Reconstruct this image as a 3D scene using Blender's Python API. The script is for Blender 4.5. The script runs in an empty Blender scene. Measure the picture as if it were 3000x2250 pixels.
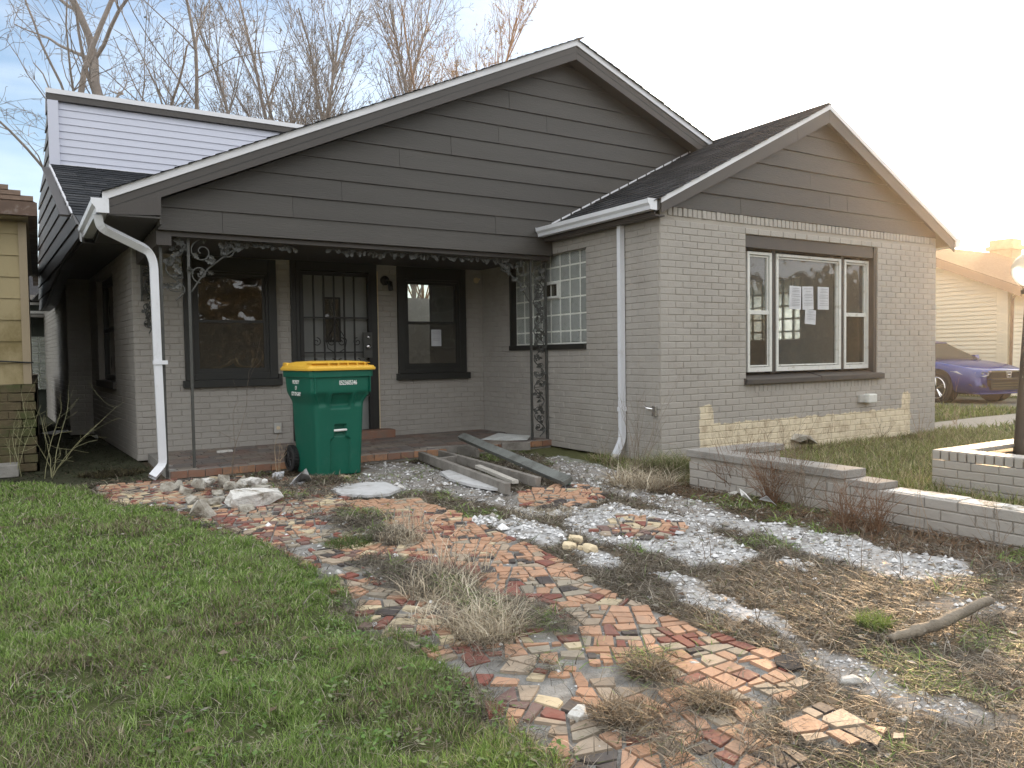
import bpy, bmesh, math, random
import numpy as np
from mathutils import Matrix, Vector, noise as mnoise
random.seed(7); rng = np.random.default_rng(7)
R = math.radians
# ------------------------------------------------------------------ camera, light, exposure
F, YAW, PITCH, ROLL, EYE = 2246.77, 0.551771, 0.0379837, 0.0137931, 1.11
scn = bpy.context.scene
def _cam_axes():
    cy, sy = math.cos(YAW), math.sin(YAW)
    f = Vector((sy*math.cos(PITCH), cy*math.cos(PITCH), -math.sin(PITCH)))
    r = Vector((cy, -sy, 0)); d = f.cross(r)
    c, s = math.cos(ROLL), math.sin(ROLL)
    return c*r+s*d, -s*r+c*d, f
CR, CD, CF = _cam_axes()
cam = bpy.data.cameras.new('camera'); camo = bpy.data.objects.new('camera', cam)
scn.collection.objects.link(camo); scn.camera = camo
m = Matrix((CR, -CD, -CF)).transposed().to_4x4(); m.translation = (0, 0, EYE)
camo.matrix_world = m
cam.sensor_width = 36; cam.lens = F/3000*36; cam.clip_start = .05; cam.clip_end = 900
SUN_AZ, SUN_EL = R(67), R(11)      # azimuth from +Y towards +X
sun = bpy.data.lights.new('sun', 'SUN'); suno = bpy.data.objects.new('sun', sun)
scn.collection.objects.link(suno)
sun.energy = 4.2; sun.angle = R(2.5); sun.color = (1, .66, .36)
sd = Vector((math.sin(SUN_AZ)*math.cos(SUN_EL), math.cos(SUN_AZ)*math.cos(SUN_EL), math.sin(SUN_EL)))
suno.rotation_euler = sd.to_track_quat('Z', 'Y').to_euler()
world = bpy.data.worlds.new('World'); scn.world = world; world.use_nodes = True
def world_nodes():
    nt = world.node_tree; nt.nodes.clear(); N = nt.nodes.new; L = nt.links.new
    out = N('ShaderNodeOutputWorld'); bg = N('ShaderNodeBackground')
    sky = N('ShaderNodeTexSky'); sky.sky_type = 'NISHITA'; sky.sun_disc = False
    sky.sun_elevation = R(18); sky.sun_rotation = SUN_AZ
    sky.air_density = 1.0; sky.dust_density = .7; sky.ozone_density = 1.3
    tc = N('ShaderNodeTexCoord')
    dot = N('ShaderNodeVectorMath'); dot.operation = 'DOT_PRODUCT'; dot.inputs[1].default_value = sd
    nrm = N('ShaderNodeVectorMath'); nrm.operation = 'NORMALIZE'
    L(tc.outputs['Generated'], nrm.inputs[0]); L(nrm.outputs[0], dot.inputs[0])
    # thin high cloud sheet: brighter and whiter round the sun (forward scattering), wispy away from it
    mr = N('ShaderNodeMapRange'); mr.inputs['From Min'].default_value = .82; mr.inputs['From Max'].default_value = .97
    mr.interpolation_type = 'SMOOTHSTEP'
    L(dot.outputs['Value'], mr.inputs['Value'])
    mp = N('ShaderNodeMapping'); mp.inputs['Scale'].default_value = (1.2, 1.2, 5.0)
    L(nrm.outputs[0], mp.inputs['Vector'])
    nz = N('ShaderNodeTexNoise'); nz.inputs['Scale'].default_value = 2.2; nz.inputs['Detail'].default_value = 6
    nz.inputs['Roughness'].default_value = .55
    L(mp.outputs[0], nz.inputs['Vector'])
    cr = N('ShaderNodeMapRange'); cr.inputs['From Min'].default_value = .30; cr.inputs['From Max'].default_value = .72
    cr.inputs['To Min'].default_value = -.22; cr.inputs['To Max'].default_value = .22
    L(nz.outputs['Fac'], cr.inputs['Value'])
    # the sheet thins to a blue gap over the back of the house
    gd = N('ShaderNodeVectorMath'); gd.operation = 'DOT_PRODUCT'; gd.inputs[1].default_value = ray(850, 120).normalized()
    L(nrm.outputs[0], gd.inputs[0])
    gm = N('ShaderNodeMapRange'); gm.inputs['From Min'].default_value = .985; gm.inputs['From Max'].default_value = .45
    gm.interpolation_type = 'SMOOTHSTEP'; gm.inputs['To Min'].default_value = .20; gm.inputs['To Max'].default_value = .92
    L(gd.outputs['Value'], gm.inputs['Value'])
    cl = N('ShaderNodeMath'); cl.operation = 'ADD'; cl.use_clamp = True
    L(cr.outputs[0], cl.inputs[0]); L(gm.outputs[0], cl.inputs[1])
    ad = N('ShaderNodeMath'); ad.operation = 'ADD'; ad.use_clamp = True
    L(cl.outputs[0], ad.inputs[0]); L(mr.outputs[0], ad.inputs[1])
    # cloud radiance
    cb = N('ShaderNodeMix'); cb.data_type = 'RGBA'
    cb.inputs['A'].default_value = CLOUD_FAR; cb.inputs['B'].default_value = CLOUD_SUN
    L(mr.outputs[0], cb.inputs['Factor'])
    mx = N('ShaderNodeMix'); mx.data_type = 'RGBA'
    L(ad.outputs[0], mx.inputs['Factor']); L(sky.outputs[0], mx.inputs['A']); L(cb.outputs['Result'], mx.inputs['B'])
    L(mx.outputs['Result'], bg.inputs['Color']); bg.inputs['Strength'].default_value = .12
    L(bg.outputs[0], out.inputs[0])
CLOUD_FAR = (8.6, 8.7, 8.8, 1); CLOUD_SUN = (23, 22.6, 21.6, 1)
scn.view_settings.view_transform = 'Standard'; scn.view_settings.look = 'None'
scn.view_settings.exposure = 0.93; scn.view_settings.gamma = 1
scn.cycles.max_bounces = 6; scn.cycles.diffuse_bounces = 4; scn.cycles.transparent_max_bounces = 24
scn.cycles.transmission_bounces = 6; scn.cycles.sample_clamp_indirect = 8

# ------------------------------------------------------------------ photo calibration -> real places
def ray(x, y): return CR*((x-1500)/F) + CD*((y-1125)/F) + CF
EYEV = Vector((0, 0, EYE))
def onz(x, y, z=0.): d = ray(x, y); return EYEV + d*((z-EYE)/d.z)
def ony(x, y, Y): d = ray(x, y); return EYEV + d*(Y/d.y)
def onx(x, y, X): d = ray(x, y); return EYEV + d*(X/d.x)
_M = np.array([CR, CD, CF])
def proj_np(P):
    q = (np.asarray(P)-np.array([0, 0, EYE]))@_M.T
    z = np.where(q[:, 2] > .05, q[:, 2], np.nan)
    return q[:, 0]/z*F+1500, q[:, 1]/z*F+1125, q[:, 2]
def in_view(P, mrg=150):
    x, y, z = proj_np(P)
    with np.errstate(invalid='ignore'):
        return (z > .05) & (x > -mrg) & (x < 3000+mrg) & (y > -mrg) & (y < 2250+mrg)
def GP(pts, z=0.): return np.array([list(onz(x, y, z))[:2] for x, y in pts])

world_nodes()
# ------------------------------------------------------------------ helpers
COL = scn.collection
WL = {}          # world origin of each object made by the helpers
def _link(o, parent, at):
    COL.objects.link(o); at = Vector(at); WL[o.name] = at
    if parent: o.parent = parent; o.location = at-WL[parent.name]
    else: o.location = at
    return o
def tag(o, label=None, cat=None, group=None, kind=None):
    if label: o['label'] = label
    if cat: o['category'] = cat
    if group: o['group'] = group
    if kind: o['kind'] = kind
    return o
def thing(name, label, cat, at=(0, 0, 0), rz=0, group=None):
    o = bpy.data.objects.new(name, None); o.empty_display_size = .2
    _link(o, None, at); o.rotation_euler = (0, 0, rz); return tag(o, label, cat, group)
class MB:
    def __init__(s): s.v = []; s.f = []; s.m = []; s.cur = 0
    def add(s, vs, fs, mi=None):
        b = len(s.v); s.v += [tuple(v) for v in vs]; s.f += [tuple(i+b for i in f) for f in fs]
        s.m += [s.cur if mi is None else mi]*len(fs); return s
    def box(s, a, b, mi=None):
        x0, y0, z0 = a; x1, y1, z1 = b
        return s.add([(x0,y0,z0),(x1,y0,z0),(x1,y1,z0),(x0,y1,z0),(x0,y0,z1),(x1,y0,z1),(x1,y1,z1),(x0,y1,z1)],
            [(0,3,2,1),(4,5,6,7),(0,1,5,4),(1,2,6,5),(2,3,7,6),(3,0,4,7)], mi)
    def prism(s, poly, off, mi=None):
        n = len(poly); P = [Vector(p) for p in poly]; O = Vector(off)
        nn = sum(((P[i]-P[0]).cross(P[(i+1) % n]-P[0]) for i in range(n)), Vector())
        if nn.dot(O) > 0: P = P[::-1]
        vs = P+[p+O for p in P]
        fs = [tuple(range(n)), tuple(range(2*n-1, n-1, -1))]+[(i, i+n, (i+1) % n+n, (i+1) % n) for i in range(n)]
        return s.add(vs, fs, mi)
    def tube(s, pts, rad, n=6, cap=True, mi=None, flat=None):
        P = [Vector(p) for p in pts]
        if not hasattr(rad, '__len__'): rad = [rad]*len(P)
        up = None; rings = []
        for i, p in enumerate(P):
            t = (P[min(i+1, len(P)-1)]-P[max(i-1, 0)]).normalized()
            if up is None: up = t.cross(Vector((0, 0, 1))) if abs(t.z) < .9 else t.cross(Vector((1, 0, 0)))
            up = (up-t*up.dot(t)).normalized(); w = t.cross(up)
            if flat: rings.append([p+up*a*flat[0]+w*b*flat[1] for a, b in ((-1,-1),(1,-1),(1,1),(-1,1))])
            else: rings.append([p+(up*math.cos(2*math.pi*k/n)+w*math.sin(2*math.pi*k/n))*rad[i] for k in range(n)])
        k = len(rings[0]); vs = [v for r in rings for v in r]; fs = []
        for i in range(len(P)-1):
            for j in range(k): fs.append((i*k+j, i*k+(j+1) % k, (i+1)*k+(j+1) % k, (i+1)*k+j))
        if cap: fs.append(tuple(range(k-1, -1, -1))); fs.append(tuple(range(len(vs)-k, len(vs))))
        return s.add(vs, fs, mi)
    def mesh(s, name, mats, smooth=False):
        me = bpy.data.meshes.new(name); me.from_pydata(s.v, [], s.f)
        for mt in (mats if isinstance(mats, (list, tuple)) else [mats]): me.materials.append(mt)
        if any(s.m): me.polygons.foreach_set('material_index', s.m)
        if smooth: me.polygons.foreach_set('use_smooth', [True]*len(me.polygons))
        me.update(); return me
    def build(s, name, mats, parent=None, at=None, smooth=False, bevel=0):
        """vertices in world coordinates (or local to parent when parent is a rotated thing: at='local')"""
        me = s.mesh(name, mats, smooth)
        o = bpy.data.objects.new(name, me)
        if at == 'local':
            COL.objects.link(o); o.parent = parent; WL[o.name] = Vector((0, 0, 0))
        else: _link(o, parent, (0, 0, 0))
        if bevel:
            b = o.modifiers.new('b', 'BEVEL'); b.width = bevel; b.segments = 2; b.limit_method = 'ANGLE'
        return o
def put(name, me, mat4, parent):
    o = bpy.data.objects.new(name, me); COL.objects.link(o); o.parent = parent
    o.matrix_local = Matrix.Translation(-WL[parent.name])@mat4; WL[o.name] = Vector((0, 0, 0)); return o
class Pieces:
    """alike pieces: the ones that show largest become objects, the rest one joined 'stuff' part"""
    def __init__(s, name, limit=300): s.name = name; s.lim = limit; s.L = []
    def add(s, me, M, parent, mats=None): s.L.append((me, M, parent, mats))
    def flush(s, rest_parent, rest_name):
        C = np.array([list(M.translation) for _, M, _, _ in s.L])
        vis = in_view(C, 30); d = np.linalg.norm(C-np.array([0, 0, EYE]), axis=1)
        order = np.argsort(np.where(vis, d, d+1000))
        rest = {}
        for k, i in enumerate(order):
            me, M, par, _ = s.L[i]
            if k < s.lim and vis[i]: put(s.name, me, M, par)
            else: rest.setdefault(me.materials[0].name, []).append((me, M))
        if rest:
            mb = MB(); mats = []
            for mi, (mn, lst) in enumerate(rest.items()):
                mats.append(bpy.data.materials[mn])
                for me, M in lst:
                    mb.add([M@v.co for v in me.vertices], [tuple(p.vertices) for p in me.polygons], mi)
            o = mb.build(rest_name, mats, rest_parent); o['kind'] = 'stuff'
def frame(O, u, n):
    u = Vector(u).normalized(); n = Vector(n).normalized()
    M = Matrix((u, -n, Vector((0, 0, 1)))).transposed().to_4x4(); M.translation = Vector(O); return M
def mesh_np(name, V, T, mat, col=None, smooth=False, quads=False):
    me = bpy.data.meshes.new(name); k = 4 if quads else 3
    me.vertices.add(len(V)); me.vertices.foreach_set('co', np.ascontiguousarray(V, dtype=np.float32).ravel())
    me.loops.add(len(T)*k); me.loops.foreach_set('vertex_index', np.ascontiguousarray(T, dtype=np.int32).ravel())
    me.polygons.add(len(T)); me.polygons.foreach_set('loop_start', np.arange(0, len(T)*k, k, dtype=np.int32))
    me.polygons.foreach_set('loop_total', np.full(len(T), k, dtype=np.int32))
    if smooth: me.polygons.foreach_set('use_smooth', np.ones(len(T), dtype=bool))
    me.update(calc_edges=True)
    if col is not None:
        a = me.color_attributes.new('Col', 'FLOAT_COLOR', 'POINT')
        c = np.ones((len(V), 4), dtype=np.float32); c[:, :3] = col; a.data.foreach_set('color', c.ravel())
    me.materials.append(mat); return me
def obj_np(name, me, parent=None):
    o = bpy.data.objects.new(name, me); return _link(o, parent, (0, 0, 0))
# ------------------------------------------------------------------ materials
def lin(r, g, b): return tuple(((c/255+.055)/1.055)**2.4 if c/255 > .04045 else c/255/12.92 for c in (r, g, b))
def mat(name, col, rough=.7, var=0., scale=8., bump=0., bscale=60., metal=0., spec=.5, dirt=None, dscale=2., dlo=.5, dhi=.7, attr=False, stretch=None, dmax=1., objrand=0.):
    mt = bpy.data.materials.new(name); mt.use_nodes = True; nt = mt.node_tree; N = nt.nodes.new; L = nt.links.new
    b = nt.nodes['Principled BSDF']; b.inputs['Roughness'].default_value = rough; b.inputs['Metallic'].default_value = metal
    b.inputs['Specular IOR Level'].default_value = spec
    geo = N('ShaderNodeNewGeometry'); src = geo.outputs['Position']
    if stretch:
        mp = N('ShaderNodeMapping'); mp.inputs['Scale'].default_value = stretch; L(src, mp.inputs[0]); src = mp.outputs[0]
    if attr:
        at = N('ShaderNodeAttribute'); at.attribute_name = 'Col'; cur = at.outputs['Color']
    else:
        rgb = N('ShaderNodeRGB'); rgb.outputs[0].default_value = (*col, 1); cur = rgb.outputs[0]
    if var:
        nz = N('ShaderNodeTexNoise'); nz.inputs['Scale'].default_value = scale; nz.inputs['Detail'].default_value = 6
        nz.inputs['Roughness'].default_value = .65; L(src, nz.inputs['Vector'])
        mr = N('ShaderNodeMapRange'); mr.inputs['From Min'].default_value = .25; mr.inputs['From Max'].default_value = .75
        mr.inputs['To Min'].default_value = 1-var; mr.inputs['To Max'].default_value = 1+var; L(nz.outputs['Fac'], mr.inputs['Value'])
        vm = N('ShaderNodeVectorMath'); vm.operation = 'SCALE'; L(cur, vm.inputs[0]); L(mr.outputs[0], vm.inputs['Scale']); cur = vm.outputs[0]
    if dirt:
        nz = N('ShaderNodeTexNoise'); nz.inputs['Scale'].default_value = dscale; nz.inputs['Detail'].default_value = 8
        nz.inputs['Roughness'].default_value = .7; L(src, nz.inputs['Vector'])
        mr = N('ShaderNodeMapRange'); mr.inputs['From Min'].default_value = dlo; mr.inputs['From Max'].default_value = dhi
        mr.inputs['To Max'].default_value = dmax; L(nz.outputs['Fac'], mr.inputs['Value'])
        mx = N('ShaderNodeMix'); mx.data_type = 'RGBA'; L(mr.outputs[0], mx.inputs['Factor']); L(cur, mx.inputs['A']); mx.inputs['B'].default_value = (*dirt, 1); cur = mx.outputs['Result']
    if objrand:
        oi = N('ShaderNodeObjectInfo'); mr = N('ShaderNodeMapRange'); mr.inputs['To Min'].default_value = 1-objrand; mr.inputs['To Max'].default_value = 1+objrand; L(oi.outputs['Random'], mr.inputs['Value'])
        vm = N('ShaderNodeVectorMath'); vm.operation = 'SCALE'; L(cur, vm.inputs[0]); L(mr.outputs[0], vm.inputs['Scale']); cur = vm.outputs[0]
    L(cur, b.inputs['Base Color'])
    if bump:
        nz = N('ShaderNodeTexNoise'); nz.inputs['Scale'].default_value = bscale; nz.inputs['Detail'].default_value = 5; L(src, nz.inputs['Vector'])
        bp = N('ShaderNodeBump'); bp.inputs['Strength'].default_value = bump; bp.inputs['Distance'].default_value = .01
        L(nz.outputs['Fac'], bp.inputs['Height']); L(bp.outputs[0], b.inputs['Normal'])
    return mt
def glass_mat(name, tint=(.9, .93, .92), wavy=0., dust_sheen=.05, dust_sheen_col=(.3, .3, .28)):
    mt = bpy.data.materials.new(name); mt.use_nodes = True; nt = mt.node_tree; nt.nodes.clear(); N = nt.nodes.new; L = nt.links.new
    out = N('ShaderNodeOutputMaterial'); tr = N('ShaderNodeBsdfTransparent'); tr.inputs[0].default_value = (*tint, 1)
    gl = N('ShaderNodeBsdfGlossy'); gl.inputs['Roughness'].default_value = .01
    fr = N('ShaderNodeFresnel'); fr.inputs['IOR'].default_value = 1.6
    mu = N('ShaderNodeMath'); mu.operation = 'MULTIPLY'; mu.inputs[1].default_value = 1.7; mu.use_clamp = True
    df = N('ShaderNodeBsdfDiffuse'); df.inputs[0].default_value = (*dust_sheen_col, 1)
    m1 = N('ShaderNodeMixShader'); m2 = N('ShaderNodeMixShader'); m2.inputs[0].default_value = dust_sheen
    gb = N('ShaderNodeNewGeometry'); iv = N('ShaderNodeMath'); iv.operation = 'SUBTRACT'; iv.inputs[0].default_value = 1; L(gb.outputs['Backfacing'], iv.inputs[1])
    fm = N('ShaderNodeMath'); fm.operation = 'MULTIPLY'; L(mu.outputs[0], fm.inputs[0]); L(iv.outputs[0], fm.inputs[1])   # only the outer face mirrors
    L(fr.outputs[0], mu.inputs[0]); L(fm.outputs[0], m1.inputs[0]); L(tr.outputs[0], m1.inputs[1]); L(gl.outputs[0], m1.inputs[2])
    L(m1.outputs[0], m2.inputs[1]); L(df.outputs[0], m2.inputs[2]); L(m2.outputs[0], out.inputs[0])
    if wavy:
        geo = N('ShaderNodeNewGeometry'); nz = N('ShaderNodeTexNoise'); nz.inputs['Scale'].default_value = 3.5; nz.inputs['Detail'].default_value = 1
        L(geo.outputs['Position'], nz.inputs['Vector']); bp = N('ShaderNodeBump'); bp.inputs['Strength'].default_value = wavy; bp.inputs['Distance'].default_value = .05
        L(nz.outputs['Fac'], bp.inputs['Height']); L(bp.outputs[0], gl.inputs['Normal']); L(bp.outputs[0], fr.inputs['Normal'])
    return mt
M_PAINT = mat('painted brick', (.338, .320, .292), .62, .09, 2.3, .4, 45, dirt=(.24, .215, .18), dscale=2.6, dlo=.5, dhi=.85, dmax=.6)
M_JOINT = mat('painted mortar', (.335, .313, .278), .8, .1, 3, .4, 80)
M_CREAM = mat('bare cream brick', (.66, .55, .37), .85, .14, 14, .5, 60, dirt=(.33, .26, .17), dscale=7, dlo=.55, dhi=.75, dmax=.8)
M_SIDE = mat('dark painted siding', (.050, .0465, .041), .52, .12, 2.2, .3, 60, stretch=(.25, .25, 3), objrand=.07, dirt=(.075, .07, .06), dscale=1.5, dlo=.5, dhi=.8, dmax=.45)
M_FASC = mat('dark fascia paint', (.052, .046, .042), .5, .07, 2, .12, 60)
M_TRIM = mat('black window trim', (.013, .0145, .013), .45, .15, 6, .1, 60)
M_DRIP = mat('white metal drip edge', (.66, .67, .70), .35, .04, 3)
M_GUT = mat('white gutter', (.68, .70, .74), .32, .05, 4, dirt=(.38, .36, .32), dscale=5, dlo=.58, dhi=.8, dmax=.6)
M_SOFF = mat('soffit', (.05, .047, .042), .6, .1, 3)
M_SHIN = mat('asphalt shingle', (.028, .031, .036), .95, .4, 9, .9, 220, spec=.2)
M_SHIN2 = mat('asphalt shingle lighter', (.05, .053, .058), .95, .4, 9, .9, 220, spec=.2)
M_VINYL = mat('white vinyl', (.52, .545, .64), .42, .02, 2)
M_ALU = mat('white aluminium window frame', (.62, .63, .60), .4, .08, 8, dirt=(.33, .30, .24), dscale=12, dlo=.55, dhi=.75)
M_IRON = mat('painted wrought iron', (.060, .062, .057), .5, .2, 20, .3, 120)
M_BLOCK = None
M_MORT = mat('white block mortar', (.66, .67, .62), .8, .15, 20, .3, 100)
M_TERRA = mat('terracotta edge tile', (.24, .115, .07), .6, .2, 8, .2, 60, dirt=(.15, .12, .10), dscale=8, dlo=.4, dhi=.72)
M_CONC = mat('concrete', (.27, .26, .24), .9, .16, 6, .6, 70, dirt=(.15, .14, .125), dscale=3)
M_INT = mat('interior wall', (.18, .17, .155), .9, .1, 2)
M_GREEN = mat('green bin plastic', (.003, .098, .063), .5, .10, 3, .08, 160, spec=.35, dirt=(.07, .17, .13), dscale=7, dlo=.56, dhi=.9, dmax=.5, stretch=(1, 1, .6))
M_YEL = mat('yellow lid plastic', (.76, .46, .055), .4, .07, 4, .06, 150)
M_RUB = mat('black rubber', (.016, .016, .017), .7, .2, 20)
M_WHT = mat('white print', (.78, .78, .76), .6)
M_PAPER = mat('paper', (.55, .57, .60), .7, .05, 20)
M_INK = mat('printed ink', (.22, .22, .25), .8)
M_CHROME = mat('chrome', (.7, .7, .7), .18, metal=1)
M_WOOD = mat('weathered timber', (.215, .20, .18), .85, .28, 6, .7, 70, stretch=(1, 1, 1), dirt=(.09, .08, .065), dscale=5, dlo=.5, dhi=.75)
M_CHUNK = mat('broken concrete', (.42, .40, .35), .95, .2, 12, .9, 60, dirt=(.17, .145, .11), dscale=8, dlo=.48, dhi=.66)
M_CHUNKW = mat('pale broken concrete', (.60, .59, .56), .95, .18, 12, 1., 50, dirt=(.16, .13, .08), dscale=8, dlo=.5, dhi=.66)
M_YSID = mat('yellow siding', (.33, .27, .145), .6, .1, 2, dirt=(.19, .145, .055), dscale=2.2, dlo=.5, dhi=.68, stretch=(1, 1, .6))
M_YTRIM = mat('tan corner board', (.31, .25, .165), .6, .06, 3)
M_MOSSB = mat('mossy old brick', (.10, .078, .042), .9, .3, 9, .5, 60, dirt=(.06, .07, .022), dscale=4, dlo=.42, dhi=.62)
M_BRROOF = mat('brown shingle', (.115, .078, .055), .95, .35, 14, .8, 160, spec=.2)
M_TWIG = mat('grey bark', (.225, .19, .165), .85, .3, 5, .5, 40)
M_TWIG2 = mat('dry stem', (.32, .24, .16), .85, .2, 20)
M_BLADE = mat('grass blade', (1, 1, 1), .55, attr=True, spec=.25)
M_GROUND = mat('soil', (1, 1, 1), .95, .28, 30, 1., 160, attr=True, spec=.15)
M_STONE = mat('crushed limestone', (1, 1, 1), .9, .25, 40, .5, 150, attr=True, spec=.2)
for mt_ in (M_BLADE,):     # thin leaves let light through
    nt = mt_.node_tree; b = nt.nodes['Principled BSDF']; tl = nt.nodes.new('ShaderNodeBsdfTranslucent'); mx = nt.nodes.new('ShaderNodeMixShader')
    mx.inputs[0].default_value = .3; at = [n for n in nt.nodes if n.type == 'ATTRIBUTE'][0]
    nt.links.new(at.outputs['Color'], tl.inputs[0]); o_ = nt.nodes['Material Output']
    nt.links.new(b.outputs[0], mx.inputs[1]); nt.links.new(tl.outputs[0], mx.inputs[2]); nt.links.new(mx.outputs[0], o_.inputs[0])
def peel(name, paint, bare, dirt):
    """paint with a ragged stripped area low on the wall, bare cream brick beneath"""
    mt = mat(name, paint, .62, .06, 1.3, .35, 55, dirt=tuple(c*.72 for c in paint), dscale=1.8, dlo=.56, dhi=.85, dmax=.5); nt = mt.node_tree; N = nt.nodes.new; L = nt.links.new
    b = nt.nodes['Principled BSDF']; cur = b.inputs['Base Color'].links[0].from_socket; geo = N('ShaderNodeNewGeometry')
    nz = N('ShaderNodeTexNoise'); nz.inputs['Scale'].default_value = 9; nz.inputs['Detail'].default_value = 6; nz.inputs['Roughness'].default_value = .7; L(geo.outputs['Position'], nz.inputs['Vector'])
    sb = N('ShaderNodeVectorMath'); sb.operation = 'SUBTRACT'; sb.inputs[1].default_value = (.5, .5, .5); L(nz.outputs['Color'], sb.inputs[0])
    sc = N('ShaderNodeVectorMath'); sc.operation = 'SCALE'; sc.inputs['Scale'].default_value = .13; L(sb.outputs[0], sc.inputs[0])
    ad = N('ShaderNodeVectorMath'); L(geo.outputs['Position'], ad.inputs[0]); L(sc.outputs[0], ad.inputs[1]); sp = N('ShaderNodeSeparateXYZ'); L(ad.outputs[0], sp.inputs[0])
    def ramp(sock, a, c): m = N('ShaderNodeMapRange'); m.inputs['From Min'].default_value = a; m.inputs['From Max'].default_value = c; L(sock, m.inputs['Value']); return m.outputs[0]
    def op(o, a, c): m = N('ShaderNodeMath'); m.operation = o; L(a, m.inputs[0]); L(c, m.inputs[1]); return m.outputs[0]
    acc = None
    for x0, x1, z1 in ((5.80, 9.50, .36), (5.79, 5.985, .55), (9.37, 9.55, .56)):
        f = op('MULTIPLY', op('MULTIPLY', ramp(sp.outputs['X'], x0-.004, x0+.004), ramp(sp.outputs['X'], x1+.004, x1-.004)), ramp(sp.outputs['Z'], z1+.004, z1-.004)); acc = f if acc is None else op('MAXIMUM', acc, f)
    n2 = N('ShaderNodeTexNoise'); n2.inputs['Scale'].default_value = 8; n2.inputs['Detail'].default_value = 7; n2.inputs['Roughness'].default_value = .7; L(geo.outputs['Position'], n2.inputs['Vector'])
    cm = N('ShaderNodeMix'); cm.data_type = 'RGBA'; cm.inputs['A'].default_value = (*bare, 1); cm.inputs['B'].default_value = (*dirt, 1); L(ramp(n2.outputs['Fac'], .48, .66), cm.inputs['Factor'])
    mx = N('ShaderNodeMix'); mx.data_type = 'RGBA'; L(acc, mx.inputs['Factor']); L(cur, mx.inputs['A']); L(cm.outputs['Result'], mx.inputs['B']); L(mx.outputs['Result'], b.inputs['Base Color']); return mt
M_PEEL = peel('stripped painted brick', (.345, .325, .295), (.66, .58, .43), (.44, .36, .25)); M_PEELJ = peel('stripped painted mortar', (.34, .317, .28), (.56, .48, .34), (.30, .24, .16))
M_BAR = mat('black steel bar', (.008, .008, .008), .5)
M_GLASS = glass_mat('window glass', wavy=.14, dust_sheen=.10, dust_sheen_col=(.36, .37, .35))  # pale film: light dust plus the sky's reflection painted in as flat grey
M_GLASSV = glass_mat('rippled old glass', tint=(.8, .8, .78), wavy=.38, dust_sheen=.05, dust_sheen_col=(.2, .15, .09))
M_GLASSD = glass_mat('old dusty glass', tint=(.75, .76, .74), wavy=.25, dust_sheen=.3, dust_sheen_col=(.12, .11, .09))
def block_mat():
    mt = mat('glass block', (.90, .95, .91), .2, .12, 12, spec=.8); nt = mt.node_tree; b = nt.nodes['Principled BSDF']
    b.inputs['Transmission Weight'].default_value = .7; b.inputs['IOR'].default_value = 1.18
    geo = nt.nodes.new('ShaderNodeNewGeometry'); L = nt.links.new; hs = []
    for rot in (R(45), R(-45)):
        mp = nt.nodes.new('ShaderNodeMapping'); mp.inputs['Rotation'].default_value = (rot, 0, 0); L(geo.outputs['Position'], mp.inputs[0])
        w = nt.nodes.new('ShaderNodeTexWave'); w.wave_type = 'BANDS'; w.bands_direction = 'Z'; w.inputs['Scale'].default_value = 14; L(mp.outputs[0], w.inputs['Vector']); hs.append(w)
    ad = nt.nodes.new('ShaderNodeMath'); ad.operation = 'ADD'; L(hs[0].outputs['Fac'], ad.inputs[0]); L(hs[1].outputs['Fac'], ad.inputs[1])
    bp = nt.nodes.new('ShaderNodeBump'); bp.inputs['Strength'].default_value = .8; bp.inputs['Distance'].default_value = .006
    L(ad.outputs[0], bp.inputs['Height']); L(bp.outputs[0], b.inputs['Normal']); return mt
M_BLOCK = block_mat()
# ------------------------------------------------------------------ the ground
def vnoise(x, y, s, seed=0):
    x = np.asarray(x)/s; y = np.asarray(y)/s; xi = np.floor(x).astype(np.int64); yi = np.floor(y).astype(np.int64)
    fx = x-xi; fy = y-yi; fx = fx*fx*(3-2*fx); fy = fy*fy*(3-2*fy)
    def h(a, b):
        v = (a*374761393+b*668265263+seed*1442695041) & 0xffffffff
        v = ((v ^ (v >> 13))*1274126177) & 0xffffffff
        return ((v ^ (v >> 16)) & 0xffff)/65535.
    return (h(xi, yi)*(1-fx)+h(xi+1, yi)*fx)*(1-fy)+(h(xi, yi+1)*(1-fx)+h(xi+1, yi+1)*fx)*fy
def fbm(x, y, s, seed=0, o=4):
    r = 0; a = .5; t = 0
    for k in range(o): r = r+a*vnoise(x, y, s/2**k, seed+k*17); t += a; a *= .55
    return r/t
def sdist(P, poly):
    """signed distance, positive inside"""
    P = np.asarray(P); d = np.full(len(P), 1e9); ins = np.zeros(len(P), bool); n = len(poly)
    for i in range(n):
        a = poly[i]; b = poly[(i+1) % n]; e = b-a; w = P-a
        t = np.clip((w@e)/max(e@e, 1e-12), 0, 1); q = w-t[:, None]*e; d = np.minimum(d, q[:, 0]**2+q[:, 1]**2)
        c = (a[1] > P[:, 1]) != (b[1] > P[:, 1])
        if abs(b[1]-a[1]) > 1e-12: ins ^= c & (P[:, 0] < (b[0]-a[0])*(P[:, 1]-a[1])/(b[1]-a[1])+a[0])
    return np.where(ins, 1, -1)*np.sqrt(d)
LAWN = GP([(-900,1420),(60,1412),(230,1432),(300,1478),(400,1490),(500,1500),(640,1560),(750,1600),(860,1650),(960,1710),(1030,1790),(1080,1850),(1180,1885),(1230,1900),(1300,1960),(1370,2040),(1440,2110),(1530,2180),(1600,2260),(1640,2900),(-3500,2900)])
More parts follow.
